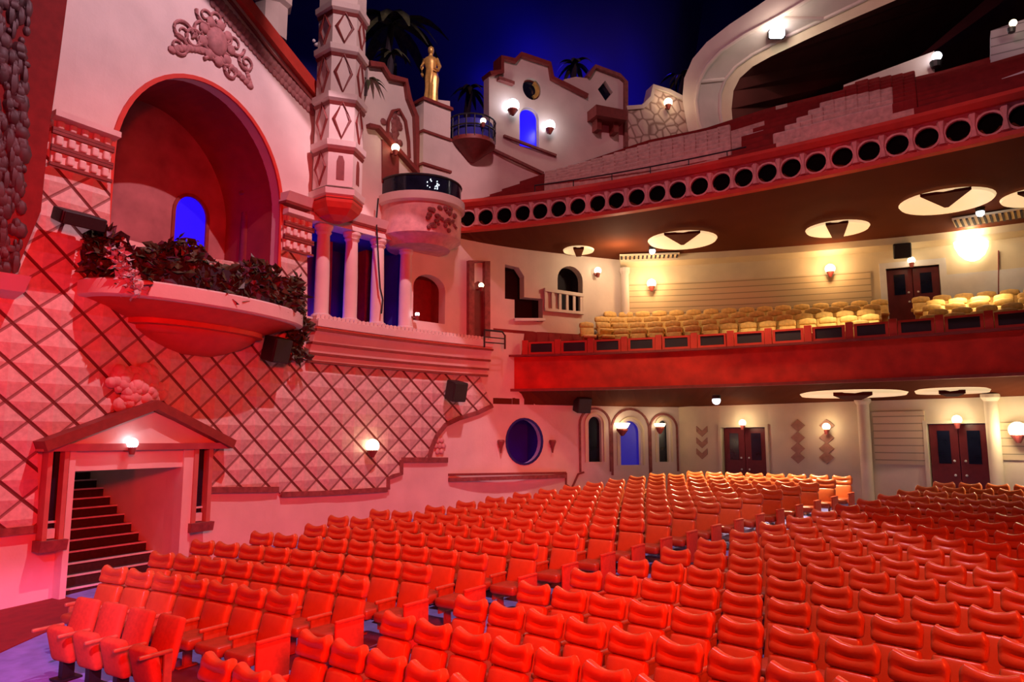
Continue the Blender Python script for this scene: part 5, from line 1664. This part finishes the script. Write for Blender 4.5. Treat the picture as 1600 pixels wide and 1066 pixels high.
spot((9, 13.5, 19), (5.5, 9.5, 0), (1., .4, .5), 900, 62, .5, .1, 'pink_house_spot')
# shuttered pink key high in the ceiling: its cut falls along the left wall beside the balconies
KEY = Vector((1.2, 11, 21))
kA = W.P(*[W.hit(655, 440)[0], 0, W.hit(655, 440)[1]]); kB = W.P(*[W.hit(846, 762)[0], 0, W.hit(846, 762)[1]]); kT = kA.lerp(kB, .35)
kN = (kA - KEY).cross(kB - KEY).normalized()
if kN.x < 0: kN = -kN
kd = (kT - KEY).normalized(); hh_ = math.radians(37)
kax = kd * math.cos(hh_) - kN * math.sin(hh_)
spot(KEY, KEY + kax * 10, (1., .58, .70), 7600, 74, .03, .08, 'pink_key_spot')
bd = Vector((math.sin(.55) * .86, math.cos(.55) * .86, -.5))
spot(KEY + Vector((.6, -.5, 0)), KEY + bd * 10, (1., .42, .48), 2500, 88, .4, .1, 'pink_balcony_fill')  # added second spot beside the key to tint the upper balcony front
spot((-3, -1, 9), tuple(at_z(25, 1040, 0)), (1., .30, .85), 7000, 19, .5, .1, 'violet_floor_fill')  # added spot that turns the front-left floor purple
spot(KEY, W.P(*[H(585, 130)[0], 0, H(585, 130)[1]]), (1., .60, .64), 4300, 37, .4, .08, 'pink_gable_fill')  # added fill from the key's place for turret, gable and statue
# warm downlights of the stalls ceiling
for b_, R_2, pw in ((34.5, 43.6, 34), (38, 43.8, 34), (46.5, 44.5, 26)):
    q_ = polar(b_, R_2); spot((q_.x, q_.y, 4.35), (q_.x - .5, q_.y - .8, 1.5), (1, .78, .45), pw * 34, 120, .6, .15, 'ceiling_downlight')
for px_, pw in ((1010, 300), (1180, 420), (1320, 420), (1520, 520)):  # added spots without fixtures, to brighten the gallery seats
    q_ = at_d(px_, 400, at_z(px_, 530, ZA).y + 1.2); spot(tuple(q_), (q_.x + .1, q_.y + .6, ZA), (1, .74, .38), pw, 95, .7, .2, 'gallery_fill_spot')
# blue cove lamps behind the parapets, washing the night sky
for x, y, off, pw in ((985, 172, -4.5, 26), (1050, 150, -4.5, 10), (885, 122, -4.5, 9), (772, 112, -4.5, 7), (930, 100, -4.4, 5), (850, 60, -3.5, 26), (1040, 90, -3.5, 16), (560, 160, -3, 2)):
    s_, z_ = H(x, y, off); point(W.P(s_, off, z_ - .2), (.02, .012, 1.), pw * 1.6, .3, 'blue_cove_lamp')
area((2, 24, 12.5), (4, 40, 26), (.02, .02, 1.), 0, 10, 2, 'blue_sky_wash')
point(W.P((c_s0 + c_s1) / 2 - .8, -1.4, c_z0 + .35), (.04, .03, 1.), 60, .15, 'blue_recess_lamp')
point(W.P(c_s1 - 1.6, -1.6, c_z0 + .3), (.04, .03, 1.), 4, .15, 'blue_recess_lamp')
point(W.P(o_s + .1, -.5, o_z - o_rz + .14), (.08, .1, 1.), 3, .04, 'blue_recess_lamp')
point(W.P(n_s0 + .15, -1.2, n_zb + .6), (.03, .02, 1.), 4, .1, 'blue_recess_lamp')
# stair passage lamp
point(W.P((d_s0 + d_s1) / 2 + .3, -2.6, 4.6), (1, .6, .5), 6, .15)

w = bpy.data.worlds.new('world'); sc.world = w; w.use_nodes = True
w.node_tree.nodes['Background'].inputs[0].default_value = (.02, .02, .05, 1); w.node_tree.nodes['Background'].inputs[1].default_value = .2
sc.view_settings.view_transform = 'Standard'; sc.view_settings.look = 'None'; sc.view_settings.gamma = 1; sc.view_settings.exposure = 0.
sc.cycles.diffuse_bounces = 2
